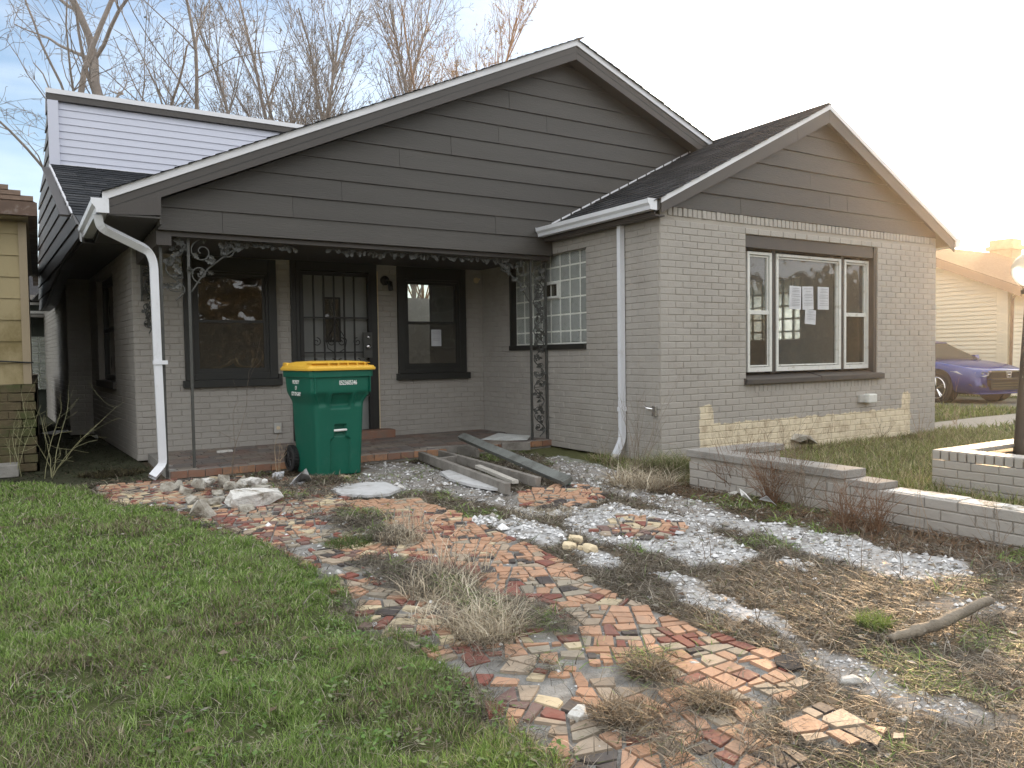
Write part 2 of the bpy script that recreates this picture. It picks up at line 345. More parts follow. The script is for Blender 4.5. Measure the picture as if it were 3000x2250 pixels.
TILES = [GP(p) for p in (
 [(285,1425),(480,1408),(700,1398),(860,1400),(1010,1395),(1080,1420),(1000,1440),(1020,1470),(1230,1462),(1262,1480),(1330,1500),(1360,1520),(1460,1560),(1540,1595),(1590,1615),(1660,1650),(1730,1705),(1830,1760),(1900,1788),(1980,1815),(2060,1850),(2130,1870),(2220,1905),(2290,1920),(2350,1965),(2345,2020),(2300,2052),(2250,2080),(2230,2110),(2262,2170),(2320,2200),(2360,2260),(2400,2500),(1640,2600),(1590,2250),(1530,2180),(1440,2110),(1370,2040),(1300,1960),(1230,1900),(1180,1885),(1080,1850),(1030,1790),(960,1710),(860,1650),(750,1600),(640,1560),(500,1500),(400,1490),(300,1478)],
 [(1505,1450),(1580,1428),(1680,1419),(1755,1430),(1772,1462),(1700,1485),(1580,1490),(1515,1474)],
 [(1726,1559),(1772,1532),(1819,1509),(1898,1515),(1991,1532),(2024,1559),(1932,1582),(1799,1574)],
 [(2291,2109),(2395,2065),(2479,2091),(2537,2105),(2605,2167),(2587,2188),(2479,2192),(2356,2170),(2316,2127)])]
COVER = [(GP(p), w) for p, w in (
 ([(955,1517),(1060,1500),(1150,1505),(1245,1590),(1135,1612),(990,1590)], .95),
 ([(1045,1647),(1130,1640),(1225,1662),(1310,1672),(1460,1680),(1480,1735),(1590,1775),(1700,1825),(1712,1890),(1600,1870),(1480,1880),(1300,1843),(1262,1781),(1160,1765),(1063,1734)], .95),
 ([(1500,1946),(1560,1935),(1616,1946),(1690,2010),(1742,2054),(1960,2116),(2030,2180),(2030,2300),(1850,2230),(1725,2130),(1652,2035),(1560,1985)], .72),
 ([(1815,1935),(1870,1925),(1923,1935),(2000,2007),(2080,2120),(1990,2080),(1905,2035),(1830,1990)], .9),
 ([(2027,2015),(2080,2055),(2153,2095),(2262,2070),(2334,2040),(2298,2109),(2334,2188),(2270,2243),(2171,2170),(2100,2128),(2030,2100),(1936,2082),(1990,2050)], .8),
 ([(560,1425),(760,1400),(1000,1395),(1090,1425),(900,1480),(960,1510),(1010,1560),(930,1550),(800,1470),(640,1450)], .5),
 ([(1230,1885),(1500,1880),(1560,1960),(1450,1990),(1340,1970)], .35),
 ([(960,1500),(1030,1480),(1060,1500),(980,1530)], .7))]
WHITE = [(GP(p), w) for p, w in (
 ([(970,1440),(1000,1424),(1090,1418),(1150,1428),(1175,1442),(1130,1458),(1000,1456)], 1.),
 ([(1060,1362),(1220,1350),(1300,1380),(1400,1410),(1540,1450),(1600,1480),(1480,1475),(1300,1440),(1160,1425),(1060,1410)], .42),
 ([(1290,1385),(1350,1380),(1420,1415),(1500,1440),(1430,1436),(1310,1415)], .95),
 ([(1440,1500),(1464,1524),(1515,1517),(1616,1546),(1641,1575),(1605,1592),(1515,1575),(1400,1530)], .95),
 ([(1650,1525),(1782,1500),(1898,1495),(2014,1520),(2081,1550),(2164,1590),(2230,1615),(2130,1658),(2031,1651),(1898,1618),(1799,1590),(1726,1570)], .9),
 ([(2000,1500),(2200,1528),(2308,1539),(2525,1575),(2670,1612),(2815,1648),(2825,1684),(2706,1698),(2562,1684),(2417,1633),(2308,1597),(2200,1562),(2080,1535)], .85),
 ([(1600,1350),(1640,1335),(1780,1365),(1900,1435),(2100,1475),(2210,1530),(2200,1562),(2000,1505),(1850,1455),(1700,1425),(1620,1385)], .45),
 ([(1990,1732),(2063,1722),(2225,1783),(2334,1837),(2385,1892),(2363,1912),(2298,1888),(2189,1837),(2063,1798),(2008,1765)], 1.),
 ([(1666,1615),(1716,1603),(1805,1632),(1829,1658),(1766,1668),(1709,1650)], .9),
 ([(2272,1619),(2374,1633),(2376,1658),(2290,1651)], .9),
 ([(1882,1662),(2014,1698),(2100,1726),(1998,1716),(1900,1690)], .7),
 ([(1480,1478),(1600,1490),(1760,1485),(1800,1470),(1830,1490),(1700,1510),(1560,1510)], .8),
 ([(2700,1775),(2900,1740),(3000,1790),(2800,1820)], .25),
 ([(2316,1905),(2406,1900),(2560,1950),(2700,2022),(3000,2090),(3100,2200),(2800,2130),(2551,2035),(2334,1953)], .5))]
def masks(x, y):
    P = np.stack([x, y], 1); near = (x > -4) & (x < 6.5) & (y > 0) & (y < 10)
    T = np.full(len(x), -9.); W = np.zeros(len(x)); Cv = np.zeros(len(x)); La = np.full(len(x), -9.)
    Q = P[near]; n1 = (fbm(Q[:, 0], Q[:, 1], .35, 3)-.5); n2 = (fbm(Q[:, 0], Q[:, 1], .12, 9)-.5)
    t = np.full(len(Q), -9.)
    for p in TILES: t = np.maximum(t, sdist(Q, p))
    w = np.zeros(len(Q)); c = np.zeros(len(Q))
    for p, k in WHITE: w = np.maximum(w, k*np.clip((sdist(Q, p)+n1*.22+n2*.12+.03)/.05, 0, 1))
    w = np.where(t > 0, 0, w)
    for p, k in COVER: c = np.maximum(c, k*np.clip((sdist(Q, p)+n1*.26+n2*.2)/.16, 0, 1))
    la = sdist(Q, LAWN)+n1*.14+n2*.08
    T[near] = t+n2*.03; W[near] = w; Cv[near] = c; La[near] = la
    La = np.where(near, La, np.where((x < .5) & (y < 8), 1, -9))
    return T, W, Cv, La
WALLX = 4.62
def gz(x, y, M=None):
    T, W, Cv, La = M if M is not None else masks(x, y)
    z = (fbm(x, y, .9, 21)-.5)*.05+(fbm(x, y, .16, 5)-.5)*.022
    z = np.where(T > 0, .0035+z*.06, z-.012)
    z = z+np.clip(La/.25, 0, 1)*(.035+.03*(fbm(x, y, .5, 77)-.5))*(T < 0)+Cv*.018+W*(.010+.016*(fbm(x, y, .07, 303)-.4))*(T < 0)
    far = np.clip((np.abs(x)-12)/6, 0, 1)
    z = np.where((y > 7.45) & (x > .9) & (x < 10.2), -.02, z)
    return z*(1-far)-.02*far
def axis(lo, f0, f1, hi, st, fac=1.22):
    a = list(np.arange(f0, f1, st)); s = st
    L_ = [f0]; 
    while L_[-1] > lo: s *= fac; L_.append(L_[-1]-s)
    s = st; H_ = [a[-1]]
    while H_[-1] < hi: s *= fac; H_.append(H_[-1]+s)
    return np.array(L_[:0:-1]+a+H_[1:])
xs = axis(-400, -2.6, 5.4, 500, .032); ys = axis(-200, .9, 8.6, 600, .032)
GX, GY = np.meshgrid(xs, ys); gx, gy = GX.ravel(), GY.ravel()
MK = masks(gx, gy); T, W, Cv, La = MK; z = gz(gx, gy, MK)
n = fbm(gx, gy, .25, 41)[:, None]; n2 = fbm(gx, gy, .06, 43)[:, None]; n3 = fbm(gx, gy, 1.1, 91)[:, None]
soil = np.array([.085, .066, .046])*(.6+.8*n2); straw = np.array([.19, .155, .112])*(.6+.8*n2)
col = soil*(1-n)+straw*n
col = np.where((gx > WALLX)[:, None] | (gy > 12)[:, None] | (gy < .3)[:, None], np.array([.10, .105, .045])*(.6+.8*n3), col)
lawnc = np.array([.07, .085, .03])*(.7+.6*n)*(1-.35*(n2 > .6))
la = np.clip(La/.1, 0, 1)[:, None]; col = col*(1-la)+lawnc*la
alley = ((gx < .95) & (gy > 7.6) & (gy < 30) & (gx > -3))[:, None]
col = np.where(alley, np.array([.055, .058, .036])*(.5+1.*n), col)
wp = (W*np.clip((fbm(gx, gy, .09, 15)*1.6+fbm(gx, gy, .03, 19)*.9-.36), 0, 1))[:, None]
whitec = np.array([.60, .605, .61])*(.72+.45*fbm(gx, gy, .05, 8)[:, None])
col = col*(1-wp)+whitec*wp
tt = np.clip(T/.02+.5, 0, 1)[:, None]*(1-.7*Cv[:, None])
col = col*(1-tt)+np.array([.27, .265, .25])*(.40+1.2*n2)*tt
pathm = ((gx > 10.2) & (gy > 5.75) & (gy < 6.6) & (gx < 60))[:, None]
col = np.where(pathm, np.array([.36, .33, .28]), col)
drive = ((gx > 15.2) & (gx < 18.6) & (gy < 40) & (gy > -30))[:, None]
col = np.where(drive, np.array([.24, .22, .19]), col)
nx, ny = len(xs), len(ys); I = np.arange(nx*ny).reshape(ny, nx)
Q4 = np.stack([I[:-1, :-1], I[:-1, 1:], I[1:, 1:], I[1:, :-1]], -1).reshape(-1, 4)
g = obj_np('ground', mesh_np('ground', np.stack([gx, gy, z], 1), Q4, M_GROUND, col, True, True)); g['kind'] = 'structure'
def zat(x, y): return float(gz(np.array([x]), np.array([y]))[0])

# ------------------------------------------------------------------ mosaic paving: broken tiles
def cell(c, nb, box=.2):
    poly = [np.array([c[0]+a*box, c[1]+b*box]) for a, b in ((-1,-1),(1,-1),(1,1),(-1,1))]
    for q in nb:
        m_ = (c+q)/2; d = q-c; out = []
        L_ = len(poly)
        for i in range(L_):
            a, b = poly[i], poly[(i+1) % L_]; sa, sb = (a-m_)@d, (b-m_)@d
            if sa <= 0: out.append(a)
            if sa*sb < 0: out.append(a+(b-a)*sa/(sa-sb))
        poly = out
        if len(poly) < 3: return None
    return poly
PAL = [lin(196,148,112), lin(188,140,104), lin(172,152,128), lin(160,148,128), lin(140,76,60), lin(74,66,64), lin(208,188,148), lin(126,96,88)]
M_TILE = [mat('tile %s' % nme, tuple((v*.82+.18*sum(c)/3)*.82 for v in c), .55, .16, 18, .12, 90, dirt=(.20, .185, .155), dscale=7, dlo=.48, dhi=.75, dmax=.45, objrand=.16) for nme, c in
          zip(('orange', 'deep orange', 'sand', 'grey beige', 'brick red', 'charcoal', 'cream', 'plum'), PAL)]
def split(poly, out, target):
    P = np.array(poly); x, y = P[:, 0], P[:, 1]; A = .5*abs(np.dot(x, np.roll(y, 1))-np.dot(y, np.roll(x, 1)))
    if A < target*random.uniform(.55, 1.75): out.append(P); return
    c = P.mean(0); w, v = np.linalg.eigh(np.cov((P-c).T)); ax = v[:, 1]; L_ = (P-c)@ax; best = None
    for _ in range(7):
        a = random.gauss(0, .22)
        nrm = np.array([ax[0]*math.cos(a)-ax[1]*math.sin(a), ax[0]*math.sin(a)+ax[1]*math.cos(a)])
        q = c+ax*(L_.max()-L_.min())*random.uniform(-.16, .16); kids = []; sc = 0
        for s_ in (1, -1):
            o = []; n = len(P)
            for i in range(n):
                p0, p1 = P[i], P[(i+1) % n]; d0, d1 = s_*((p0-q)@nrm), s_*((p1-q)@nrm)
                if d0 >= 0: o.append(p0)
                if d0*d1 < 0: o.append(p0+(p1-p0)*d0/(d0-d1))
            if len(o) < 3: sc += 9; continue
            K = np.array(o); e = np.roll(K, -1, 0)-K; l = np.maximum(np.linalg.norm(e, axis=1), 1e-9); u = e/l[:, None]; cs_ = -(u*np.roll(u, 1, 0)).sum(1)
            sc += max(0, cs_.max()-.25)*2+(.5 if len(K) == 3 else 0)+max(0, l.max()/math.sqrt(A/2)-1.7)*.6; kids.append(K)
        if best is None or sc < best[0]: best = (sc, kids)
    for K in best[1]: split(K, out, target)
def inset(P, g):
    """pull each side of a convex polygon inwards by g"""
    x, y = P[:, 0], P[:, 1]
    if np.dot(x, np.roll(y, -1))-np.dot(y, np.roll(x, -1)) < 0: P = P[::-1]
    n = len(P); poly = [p for p in P]
    for i in range(n):
        a, b = P[i], P[(i+1) % n]; e = b-a; l = np.linalg.norm(e)
        if l < 1e-6: continue
        nrm = np.array([-e[1], e[0]])/l; o = []; m_ = len(poly)
        for k in range(m_):
            p0, p1 = poly[k], poly[(k+1) % m_]; d0, d1 = (p0-a)@nrm-g, (p1-a)@nrm-g
            if d0 >= 0: o.append(p0)
            if d0*d1 < 0: o.append(p0+(p1-p0)*d0/(d0-d1))
        poly = o
        if len(poly) < 3: return None
    return np.array(poly)
def paving():
    """broken quarry tiles: big irregular fields snapped again and again into shards"""
    cs = [(random.uniform(-.3, 4.3), random.uniform(1., 8.3)) for _ in range(130)]; cs = np.array(cs); shards = []
    for i, c in enumerate(cs):
        d = ((cs-c)**2).sum(1); nb = [cs[k] for k in np.argsort(d)[1:18]]; poly = cell(c, nb, 1.2)
        if poly is None: continue
        dist = math.hypot(*c); split(poly, shards, .0054 if c[1] > 3.2 else .0074)
    C_ = np.array([p.mean(0) for p in shards]); T, W, Cv, La = masks(C_[:, 0], C_[:, 1])
    keep = (T > .006) & ~((Cv > .6) & (rng.random(len(C_)) < .55))
    loose = (fbm(C_[:, 0], C_[:, 1], .4, 131) > .56) & (C_[:, 0] < 1.7); keep &= ~(loose & (rng.random(len(C_)) < .45)); keep &= rng.random(len(C_)) < .975
    px, py, dd = proj_np(np.c_[C_, np.zeros(len(C_))]); sm = sdist(C_, MAINP)
    pc = Pieces('tile', 300); base = bpy.data.objects.new('mosaic_path', None); _link(base, None, (2, 4, 0)); base['kind'] = 'structure'
    for k in np.nonzero(keep)[0]:
        P = inset(shards[k], .0046+random.uniform(0, .0025))
        if P is None: continue
        P = P[[np.linalg.norm(P[i]-P[i-1]) > .008 for i in range(len(P))]]
        if len(P) < 3: continue
        x, y = P[:, 0], P[:, 1]
        if abs(np.dot(x, np.roll(y, -1))-np.dot(y, np.roll(x, -1)))*.5 < .0006: continue
        cc = P.mean(0); X, Y = cc; main = sm[k] > 0 or (Y > 4.4 and X > 3)
        if random.random() < .06: P = cc+(P-cc)*random.uniform(.7, .9)
        if random.random() < .45:       # a snapped-off corner
            i = random.randrange(len(P)); p_, q_, r_ = P[i-1], P[i], P[(i+1) % len(P)]; f = random.uniform(.15, .4)
            P = np.array([*P[:i], q_+(p_-q_)*f, q_+(r_-q_)*f*random.uniform(.6, 1.2), *P[i+1:]])
        if main: w = (.54, .22, .07, .03, .06, .06, .02, .0) if py[k] < 1690 else (.42, .16, .12, .12, .09, .06, .03, .0)
        else: w = (.14, .08, .17, .11, .22, .10, .09, .09)
        mi = random.choices(range(8), w)[0]; j = (int(X//.28)*7+int(Y//.28)*13) % 8      # neighbours often share a colour
        if random.random() < .30 and w[j] > .05: mi = j
        h = .0165+random.uniform(0, .003); s_ = .03 if loose[k] else .015; tx, ty = random.gauss(0, s_), random.gauss(0, s_)
        L3 = P-cc; n_ = len(L3)
        vs = [(p[0], p[1], -.012) for p in L3]+[(p[0], p[1], -.001) for p in L3]+[(p[0]*.985, p[1]*.985, 0) for p in L3]
        fs = [(i, (i+1) % n_, (i+1) % n_+n_, i+n_) for i in range(n_)]+[(i+n_, (i+1) % n_+n_, (i+1) % n_+2*n_, i+2*n_) for i in range(n_)]+[tuple(range(2*n_, 3*n_))]
        me = bpy.data.meshes.new('tile'); me.from_pydata(vs, [], fs); me.materials.append(M_TILE[mi])
        pc.add(me, Matrix.Translation((cc[0], cc[1], h-.004))@Matrix.Rotation(tx, 4, 'X')@Matrix.Rotation(ty, 4, 'Y'), base)
    print('tiles', len(pc.L)); pc.flush(base, 'far_tiles')
MAINP = GP([(1030,1470),(1230,1462),(1330,1500),(1460,1560),(1590,1615),(1730,1705),(1900,1788),(2130,1870),(2290,1920),(2350,1965),(2300,2052),(2400,2500),(1900,2500),(1760,2160),(1600,2000),(1500,1940),(1480,1735),(1460,1680),(1245,1640),(1160,1560)])
def sd_main(x, y): return float(sdist(np.array([[x, y]]), MAINP)[0]) if not (y > 5.3 and x > 3) else 1
paving()
# ------------------------------------------------------------------ the house
XL, XW, XR = .89, 5.262, 10.124          # left corner, wing left face, right face
YF, YG, YB = 5.724, 7.582, 9.302         # wing front, porch gable face, porch back wall
CO = .0677                               # brick course
house = thing('house', 'long low grey brick bungalow with dark siding gables and an open front porch', 'house', (XW, YF, 0))
def stretcher(mt):
    l, h, d, c = .0955, .0285, .03, .004
    vs = [(-l,d,-h),(l,d,-h),(l,d,h),(-l,d,h),(-l,c,-h),(l,c,-h),(l,c,h),(-l,c,h),(-l+c,0,-h+c),(l-c,0,-h+c),(l-c,0,h-c),(-l+c,0,h-c)]
    fs = [(8,9,10,11),(4,5,9,8),(5,6,10,9),(6,7,11,10),(7,4,8,11),(0,1,5,4),(1,2,6,5),(2,3,7,6),(3,0,4,7)]
    me = bpy.data.meshes.new('brick'); me.from_pydata(vs, [], fs); me.materials.append(mt); return me
BR_P, BR_C, BR_M = stretcher(M_PAINT), stretcher(M_CREAM), stretcher(M_MOSSB)
def jitter(s=1.): return Matrix.Translation((0, random.gauss(0, .0012)*s, 0))@Matrix.Rotation(random.gauss(0, .006)*s, 4, 'Z')@Matrix.Rotation(random.gauss(0, .008)*s, 4, 'X')
def lay(pc, parent, O, u, n, W, z0, z1, openings=(), me=BR_P, pick=None, off=0., co=CO, bl=.203):
    Fm = frame((O[0], O[1], 0), u, n); k = 0; z = z0
    while z+co*.6 < z1:
        zc = z+co/2; iv = [(0, W)]
        for (a, b, c, d) in openings:
            if c < zc < d:
                iv = [q for s, e in iv for q in ((s, min(e, a)), (max(s, b), e)) if q[1]-q[0] > .03]
        x = -(off+bl/2*(k % 2)) % bl-bl
        while x < W:
            for s, e in iv:
                a, b = max(x, s), min(x+bl, e)
                if b-a > .035:
                    m_ = pick((a+b)/2, zc) if pick else me
                    if m_: pc.add(m_, Fm@Matrix.Translation(((a+b)/2, -.004, zc))@jitter()@Matrix.Diagonal(((b-a-.0065)/.191, 1, co/.0677*1.075, 1)), parent)
            x += bl
        z += co; k += 1
def rowlock(pc, parent, O, u, n, a, b, z0, h, me=BR_P, proud=.0):
    Fm = frame((O[0], O[1], 0), u, n); x = a
    while x+.05 < b:
        pc.add(me, Fm@Matrix.Translation((x+.034, -.004-proud, z0+h/2))@jitter(1.6)@Matrix.Rotation(math.pi/2, 4, 'Y')@Matrix.Diagonal(((h-.008)/.191, 1, 1, 1)), parent); x += CO
def wall_slab(mb, O, u, n, W, z0, z1, openings=(), th=.2, rec=.002):
    Fm = frame((O[0], O[1], 0), u, n)
    us = sorted({0, W, *[q for o in openings for q in o[:2]]}); zs = sorted({z0, z1, *[q for o in openings for q in o[2:4]]})
    for i in range(len(us)-1):
        j = 0
        while j < len(zs)-1:
            um = (us[i]+us[i+1])/2
            def solid(jj): return not any(a < um < b and c < (zs[jj]+zs[jj+1])/2 < d for a, b, c, d in openings)
            if not solid(j): j += 1; continue
            k = j
            while k+1 < len(zs)-1 and solid(k+1): k += 1
            vs = [Fm@Vector(p) for p in ((us[i],rec,zs[j]),(us[i+1],rec,zs[j]),(us[i+1],th,zs[j]),(us[i],th,zs[j]),(us[i],rec,zs[k+1]),(us[i+1],rec,zs[k+1]),(us[i+1],th,zs[k+1]),(us[i],th,zs[k+1]))]
            mb.add(vs, [(0,3,2,1),(4,5,6,7),(0,1,5,4),(1,2,6,5),(2,3,7,6),(3,0,4,7)]); j = k+1
def clip_poly(poly, ax, val, keep_above):
    out = []; n = len(poly)
    for i in range(n):
        a, b = poly[i], poly[(i+1) % n]; sa, sb = a[ax]-val, b[ax]-val
        if not keep_above: sa, sb = -sa, -sb
        if sa >= 0: out.append(a)
        if sa*sb < 0: t = sa/(sa-sb); out.append((a[0]+(b[0]-a[0])*t, a[1]+(b[1]-a[1])*t))
    return out
def boards(name, parent, poly, rows, O, u, n, mt, lap=.014, th=.012, seams=(), gap=.0015):
    """lapped boards over a wall polygon (u, z); seams = [(row, u)]; every board is its own object"""
    Fm = frame((O[0], O[1], 0), u, n)
    for r, (za, zb) in enumerate(rows):
        p = clip_poly(clip_poly(poly, 1, za, True), 1, zb, False)
        if len(p) < 3: continue
        cuts = sorted(s for rr, s in seams if rr == r); parts = []
        lo = min(q[0] for q in p)-.01
        for c in cuts+[1e9]:
            q = clip_poly(clip_poly(p, 0, lo+gap, True), 0, c-gap, False); lo = c
            if len(q) >= 3 and max(a[0] for a in q)-min(a[0] for a in q) > .02: parts.append(q)
        for q in parts:
            clean = [q[i] for i in range(len(q)) if math.dist(q[i], q[i-1]) > 1e-4]
            if len(clean) < 3: continue
            tilt = random.gauss(0, .0008)
            fr = [Fm@Vector((a, -lap*(zb-b)/(zb-za)-th*.3+tilt, b)) for a, b in clean]
            bk = [Fm@Vector((a, th, b)) for a, b in clean]
            k = len(clean); mb = MB(); mb.add(fr+bk, [tuple(range(k)), tuple(range(2*k-1, k-1, -1))]+[((i+1) % k, i, i+k, (i+1) % k+k) for i in range(k)])
            mb.build(name, mt, parent)
bricks = Pieces('brick', 300)
XU, NYm, YU, NXm = (1, 0, 0), (0, -1, 0), (0, -1, 0), (-1, 0, 0)
# --- wing front wall
OPW = (6.49-XW, 8.84-XW, .822, 2.395)
mb = MB(); wall_slab(mb, (XW, YF), XU, NYm, XR-XW, 0, 2.56, [OPW])
wfront = mb.build('brick_wall', M_PEELJ, house); BR_W = stretcher(M_PEEL)
cream = [(5.77, 6.02, .04, .555), (6.02, 9.34, .04, .34), (9.34, 9.56, .04, .56)]
def pickw(u_, z_):
    X = u_+XW
    for a, b, c, d in cream:
        if a-.5 < X < b+.5 and z_ < d+.25: return BR_W
    return BR_P
lay(bricks, wfront, (XW, YF), XU, NYm, XR-XW, .0, 2.475, [OPW, (6.49-XW, 8.84-XW, .655, .82)], pick=pickw, off=.1)
rowlock(bricks, wfront, (XW, YF), XU, NYm, .10, XR-XW-.03, 2.475, .092, proud=.006)
rowlock(bricks, wfront, (XW, YF), XU, NYm, OPW[0], OPW[1], .655, .1)
# cream bricks reach down to the ground behind the weeds
# --- wing side wall (glass blocks)
GB = (YB-8.54, YB-6.93, 1.225, 2.335)
mb = MB(); wall_slab(mb, (XW, YB), YU, NXm, YB-YF, 0, 2.50, [GB])
wside = mb.build('brick_wall', M_JOINT, house)
lay(bricks, wside, (XW, YB), YU, NXm, YB-YF, 0, 2.46, [GB])
# --- porch back wall
W1, DR, W2 = (1.40-XL, 2.43-XL, .82, 2.275), (2.66-XL, 3.66-XL, .1, 2.275), (3.985-XL, 4.985-XL, .835, 2.28)
mb = MB(); wall_slab(mb, (XL, YB), XU, NYm, XW-XL, 0, 2.6, [W1, DR, W2])
wback = mb.build('brick_wall', M_JOINT, house)
lay(bricks, wback, (XL, YB), XU, NYm, XW-XL, .0, 2.45, [W1, DR, W2], off=.05)
# --- left side wall, slightly out of square, with its window
LD = Vector((-.055, 1, 0)).normalized(); LN = Vector((-LD.y, LD.x, 0))
LW = 3.9; LO = Vector((XL, YB, 0))+LD*LW
OPL = (LW-3.05, LW-1.46, .84, 2.22)
mb = MB(); wall_slab(mb, LO, -LD, LN, LW, 0, 2.5, [OPL]); wleft = mb.build('brick_wall', M_JOINT, house)
lay(bricks, wleft, LO, -LD, LN, LW, 0, 2.45, [OPL])
# --- projecting bay further back
BX0, BY = .37, 13.2
mb = MB(); wall_slab(mb, (BX0, BY), XU, NYm, .36, 0, 2.4); bay = mb.build('brick_wall', M_JOINT, house)
lay(bricks, bay, (BX0, BY), XU, NYm, .34, 0, 2.3)
BO = Vector((BX0, BY, 0))+LD*5
mb = MB(); wall_slab(mb, BO, -LD, LN, 5, 0, 2.4); bay2 = mb.build('brick_wall', M_JOINT, house)
lay(bricks, bay2, BO, -LD, LN, 5, 0, 2.3)
# --- plain right and rear walls, floors and ceilings so the rooms are dark boxes
GBR = (7.70-YF, 9.10-YF, 1.285, 2.25)
mb = MB(); wall_slab(mb, (XR, YF+.2), (0, 1, 0), (1, 0, 0), 10.9, 0, 2.5, [(GBR[0]-.2, GBR[1]-.2, *GBR[2:])]); wright = mb.build('brick_wall', M_JOINT, house)
lay(bricks, wright, (XR, YF), (0, 1, 0), (1, 0, 0), 4., 0, 2.46, [GBR])
mb = MB(); mb.box((.2, 16.9, 0), (XR, 17.1, 2.5)); mb.build('rear_wall', M_PAINT, house)
mb = MB(); mb.box((XW+.19, 11.3, .1), (XR-.19, 11.4, 2.49)); mb.box((XW+.19, YB, .1), (XW+.3, 11.3, 2.49)); mb.box((XL+.19, 12.3, .1), (XW+.19, 12.4, 2.49)); mb.box((XL+.16, YB+.2, .1), (XL+.19, 12.3, .8))
mb.build('inner_wall', M_INT, house)
mb = MB(); mb.box((XL+.05, YB+.19, .05), (XW+.19, 12.3, .12)); mb.box((XW+.19, YF+.19, .05), (XR-.19, 11.3, .12)); mb.build('floor', M_WOOD, house)
mb = MB(); mb.box((XL, YB+.1, 2.49), (XW+.1, 12.4, 2.53)); mb.box((XW+.1, YF+.1, 2.49), (XR, 11.4, 2.53)); mb.build('ceiling', M_INT, house)

# --- porch: slab, ceiling, beam
mb = MB(); mb.box((.99, 7.665, -.03), (XW-.006, YB-.002, .078)); slab = mb.build('porch_slab', M_CONC, house)
tp = Pieces('tile', 200)
def flat_tile(w, d, h, mt):
    c = .003; me = bpy.data.meshes.new('tile')
    me.from_pydata([(-w,-d,-h),(w,-d,-h),(w,d,-h),(-w,d,-h),(-w+c,-d+c,h),(w-c,-d+c,h),(w-c,d-c,h),(-w+c,d-c,h)], [], [(4,5,6,7),(0,1,5,4),(1,2,6,5),(2,3,7,6),(3,0,4,7)]); me.materials.append(mt); return me
fr_t = flat_tile(.074, .010, .033, M_TERRA); x = 1.07
M_TERRA2 = mat('dusty sand tile', (.33, .17, .09), .6, .2, 8, .2, 60, dirt=(.15, .12, .10), dscale=10, dlo=.45, dhi=.7)
fr_t2 = flat_tile(.074, .010, .033, M_TERRA2)
while x < XW-.06:
    tp.add(random.choice((fr_t, fr_t2)), Matrix.Translation((x, 7.656, .040))@Matrix.Rotation(random.gauss(0, .02), 4, 'Y'), slab); x += .153
PT = [mat('porch tile %d' % i, c, .5, .25, 12, .2, 60, dirt=(.13, .12, .11), dscale=3, dlo=.35, dhi=.62, dmax=.8) for i, c in enumerate(((.19,.12,.09),(.12,.10,.095),(.23,.19,.15),(.15,.085,.065)))]
for j in range(11):
    x = 1.0+random.uniform(0, .1)
    while x < XW-.05:
        w = random.uniform(.06, .15); 
        if x+2*w > XW-.02: break
        tp.add(flat_tile(w-.004, .067, .005, random.choice(PT)), Matrix.Translation((x+w, 7.74+j*.144, .083))@Matrix.Rotation(random.gauss(0, .012), 4, 'X'), slab); x += 2*w
tp.flush(house, 'porch_tiling')
mb = MB(); mb.box((3.28, 9.06, .08), (3.83, 9.29, .185)); mb.box((2.62, 9.06, .08), (3.275, 9.29, .185)); mb.build('door_step', M_TERRA, house, bevel=.006)
mb = MB(); mb.box((.93, YG+.02, 2.285), (XW-.008, YB-.008, 2.305))
porch_ceiling = mb.build('porch_ceiling', M_SOFF, house)
mb = MB(); mb.box((.935, YG+.03, 2.15), (1.06, YB-.01, 2.284)); mb.build('side_beam', M_FASC, house)
mb = MB(); mb.box((.94, YG+.035, 2.235), (XW-.02, YG+.12, 2.284)); mb.build('front_beam', M_FASC, house)

# --- main roof over the porch
RX, RZ, SL, SR = 5.491, 4.788, .454, .402; YR = 7.382; EXL = .518; EXR = 11.6
def zr(X): return RZ-(SL*(RX-X) if X < RX else SR*(X-RX))
mb = MB()
mb.prism([(EXL, YR+.01, zr(EXL)), (RX, YR+.01, RZ), (RX, YR+.01, RZ-.19), (EXL, YR+.01, zr(EXL)-.16)], (0, 5.6, 0))
mb.prism([(RX, YR+.01, RZ), (EXR, YR+.01, zr(EXR)), (EXR, YR+.01, zr(EXR)-.17), (RX, YR+.01, RZ-.19)], (0, 7, 0))
roof = mb.build('roof', M_SOFF, house)
mb = MB()
for Xa, Xb in ((EXL-.02, RX), (RX, EXR)):
    mb.prism([(Xa, YR-.02, zr(Xa)+.012), (Xb, YR-.02, zr(Xb)+.012), (Xb, YR-.02, zr(Xb)-.058), (Xa, YR-.02, zr(Xa)-.058)], (0, .034, 0))
mb.build('drip_edge', M_DRIP, house)
for Xa, Xb in ((.534, RX-.001), (RX+.001, EXR)):
    mb = MB()
    if Xa < 1: mb.prism([(Xa, YR-.006, zr(Xa)-.06), (Xb, YR-.006, zr(Xb)-.06), (Xb, YR-.006, zr(Xb)-.215), (.955, YR-.006, zr(.955)-.215+.02), (.95, YR-.006, 2.375), (.534, YR-.006, 2.352)], (0, .016, 0))
    else: mb.prism([(Xa, YR-.006, zr(Xa)-.06), (Xb, YR-.006, zr(Xb)-.06), (Xb, YR-.006, zr(Xb)-.215), (Xa, YR-.006, zr(Xa)-.215)], (0, .016, 0))
    fo = mb.build('fascia', M_FASC, house)
    mb = MB(); mb.prism([(Xa+.02, YR-.0085, zr(Xa+.02)-.128), (Xb-.02, YR-.0085, zr(Xb-.02)-.128), (Xb-.02, YR-.0085, zr(Xb-.02)-.134), (Xa+.02, YR-.0085, zr(Xa+.02)-.134)], (0, .004, 0)); mb.build('fascia_seam', M_TRIM, fo)
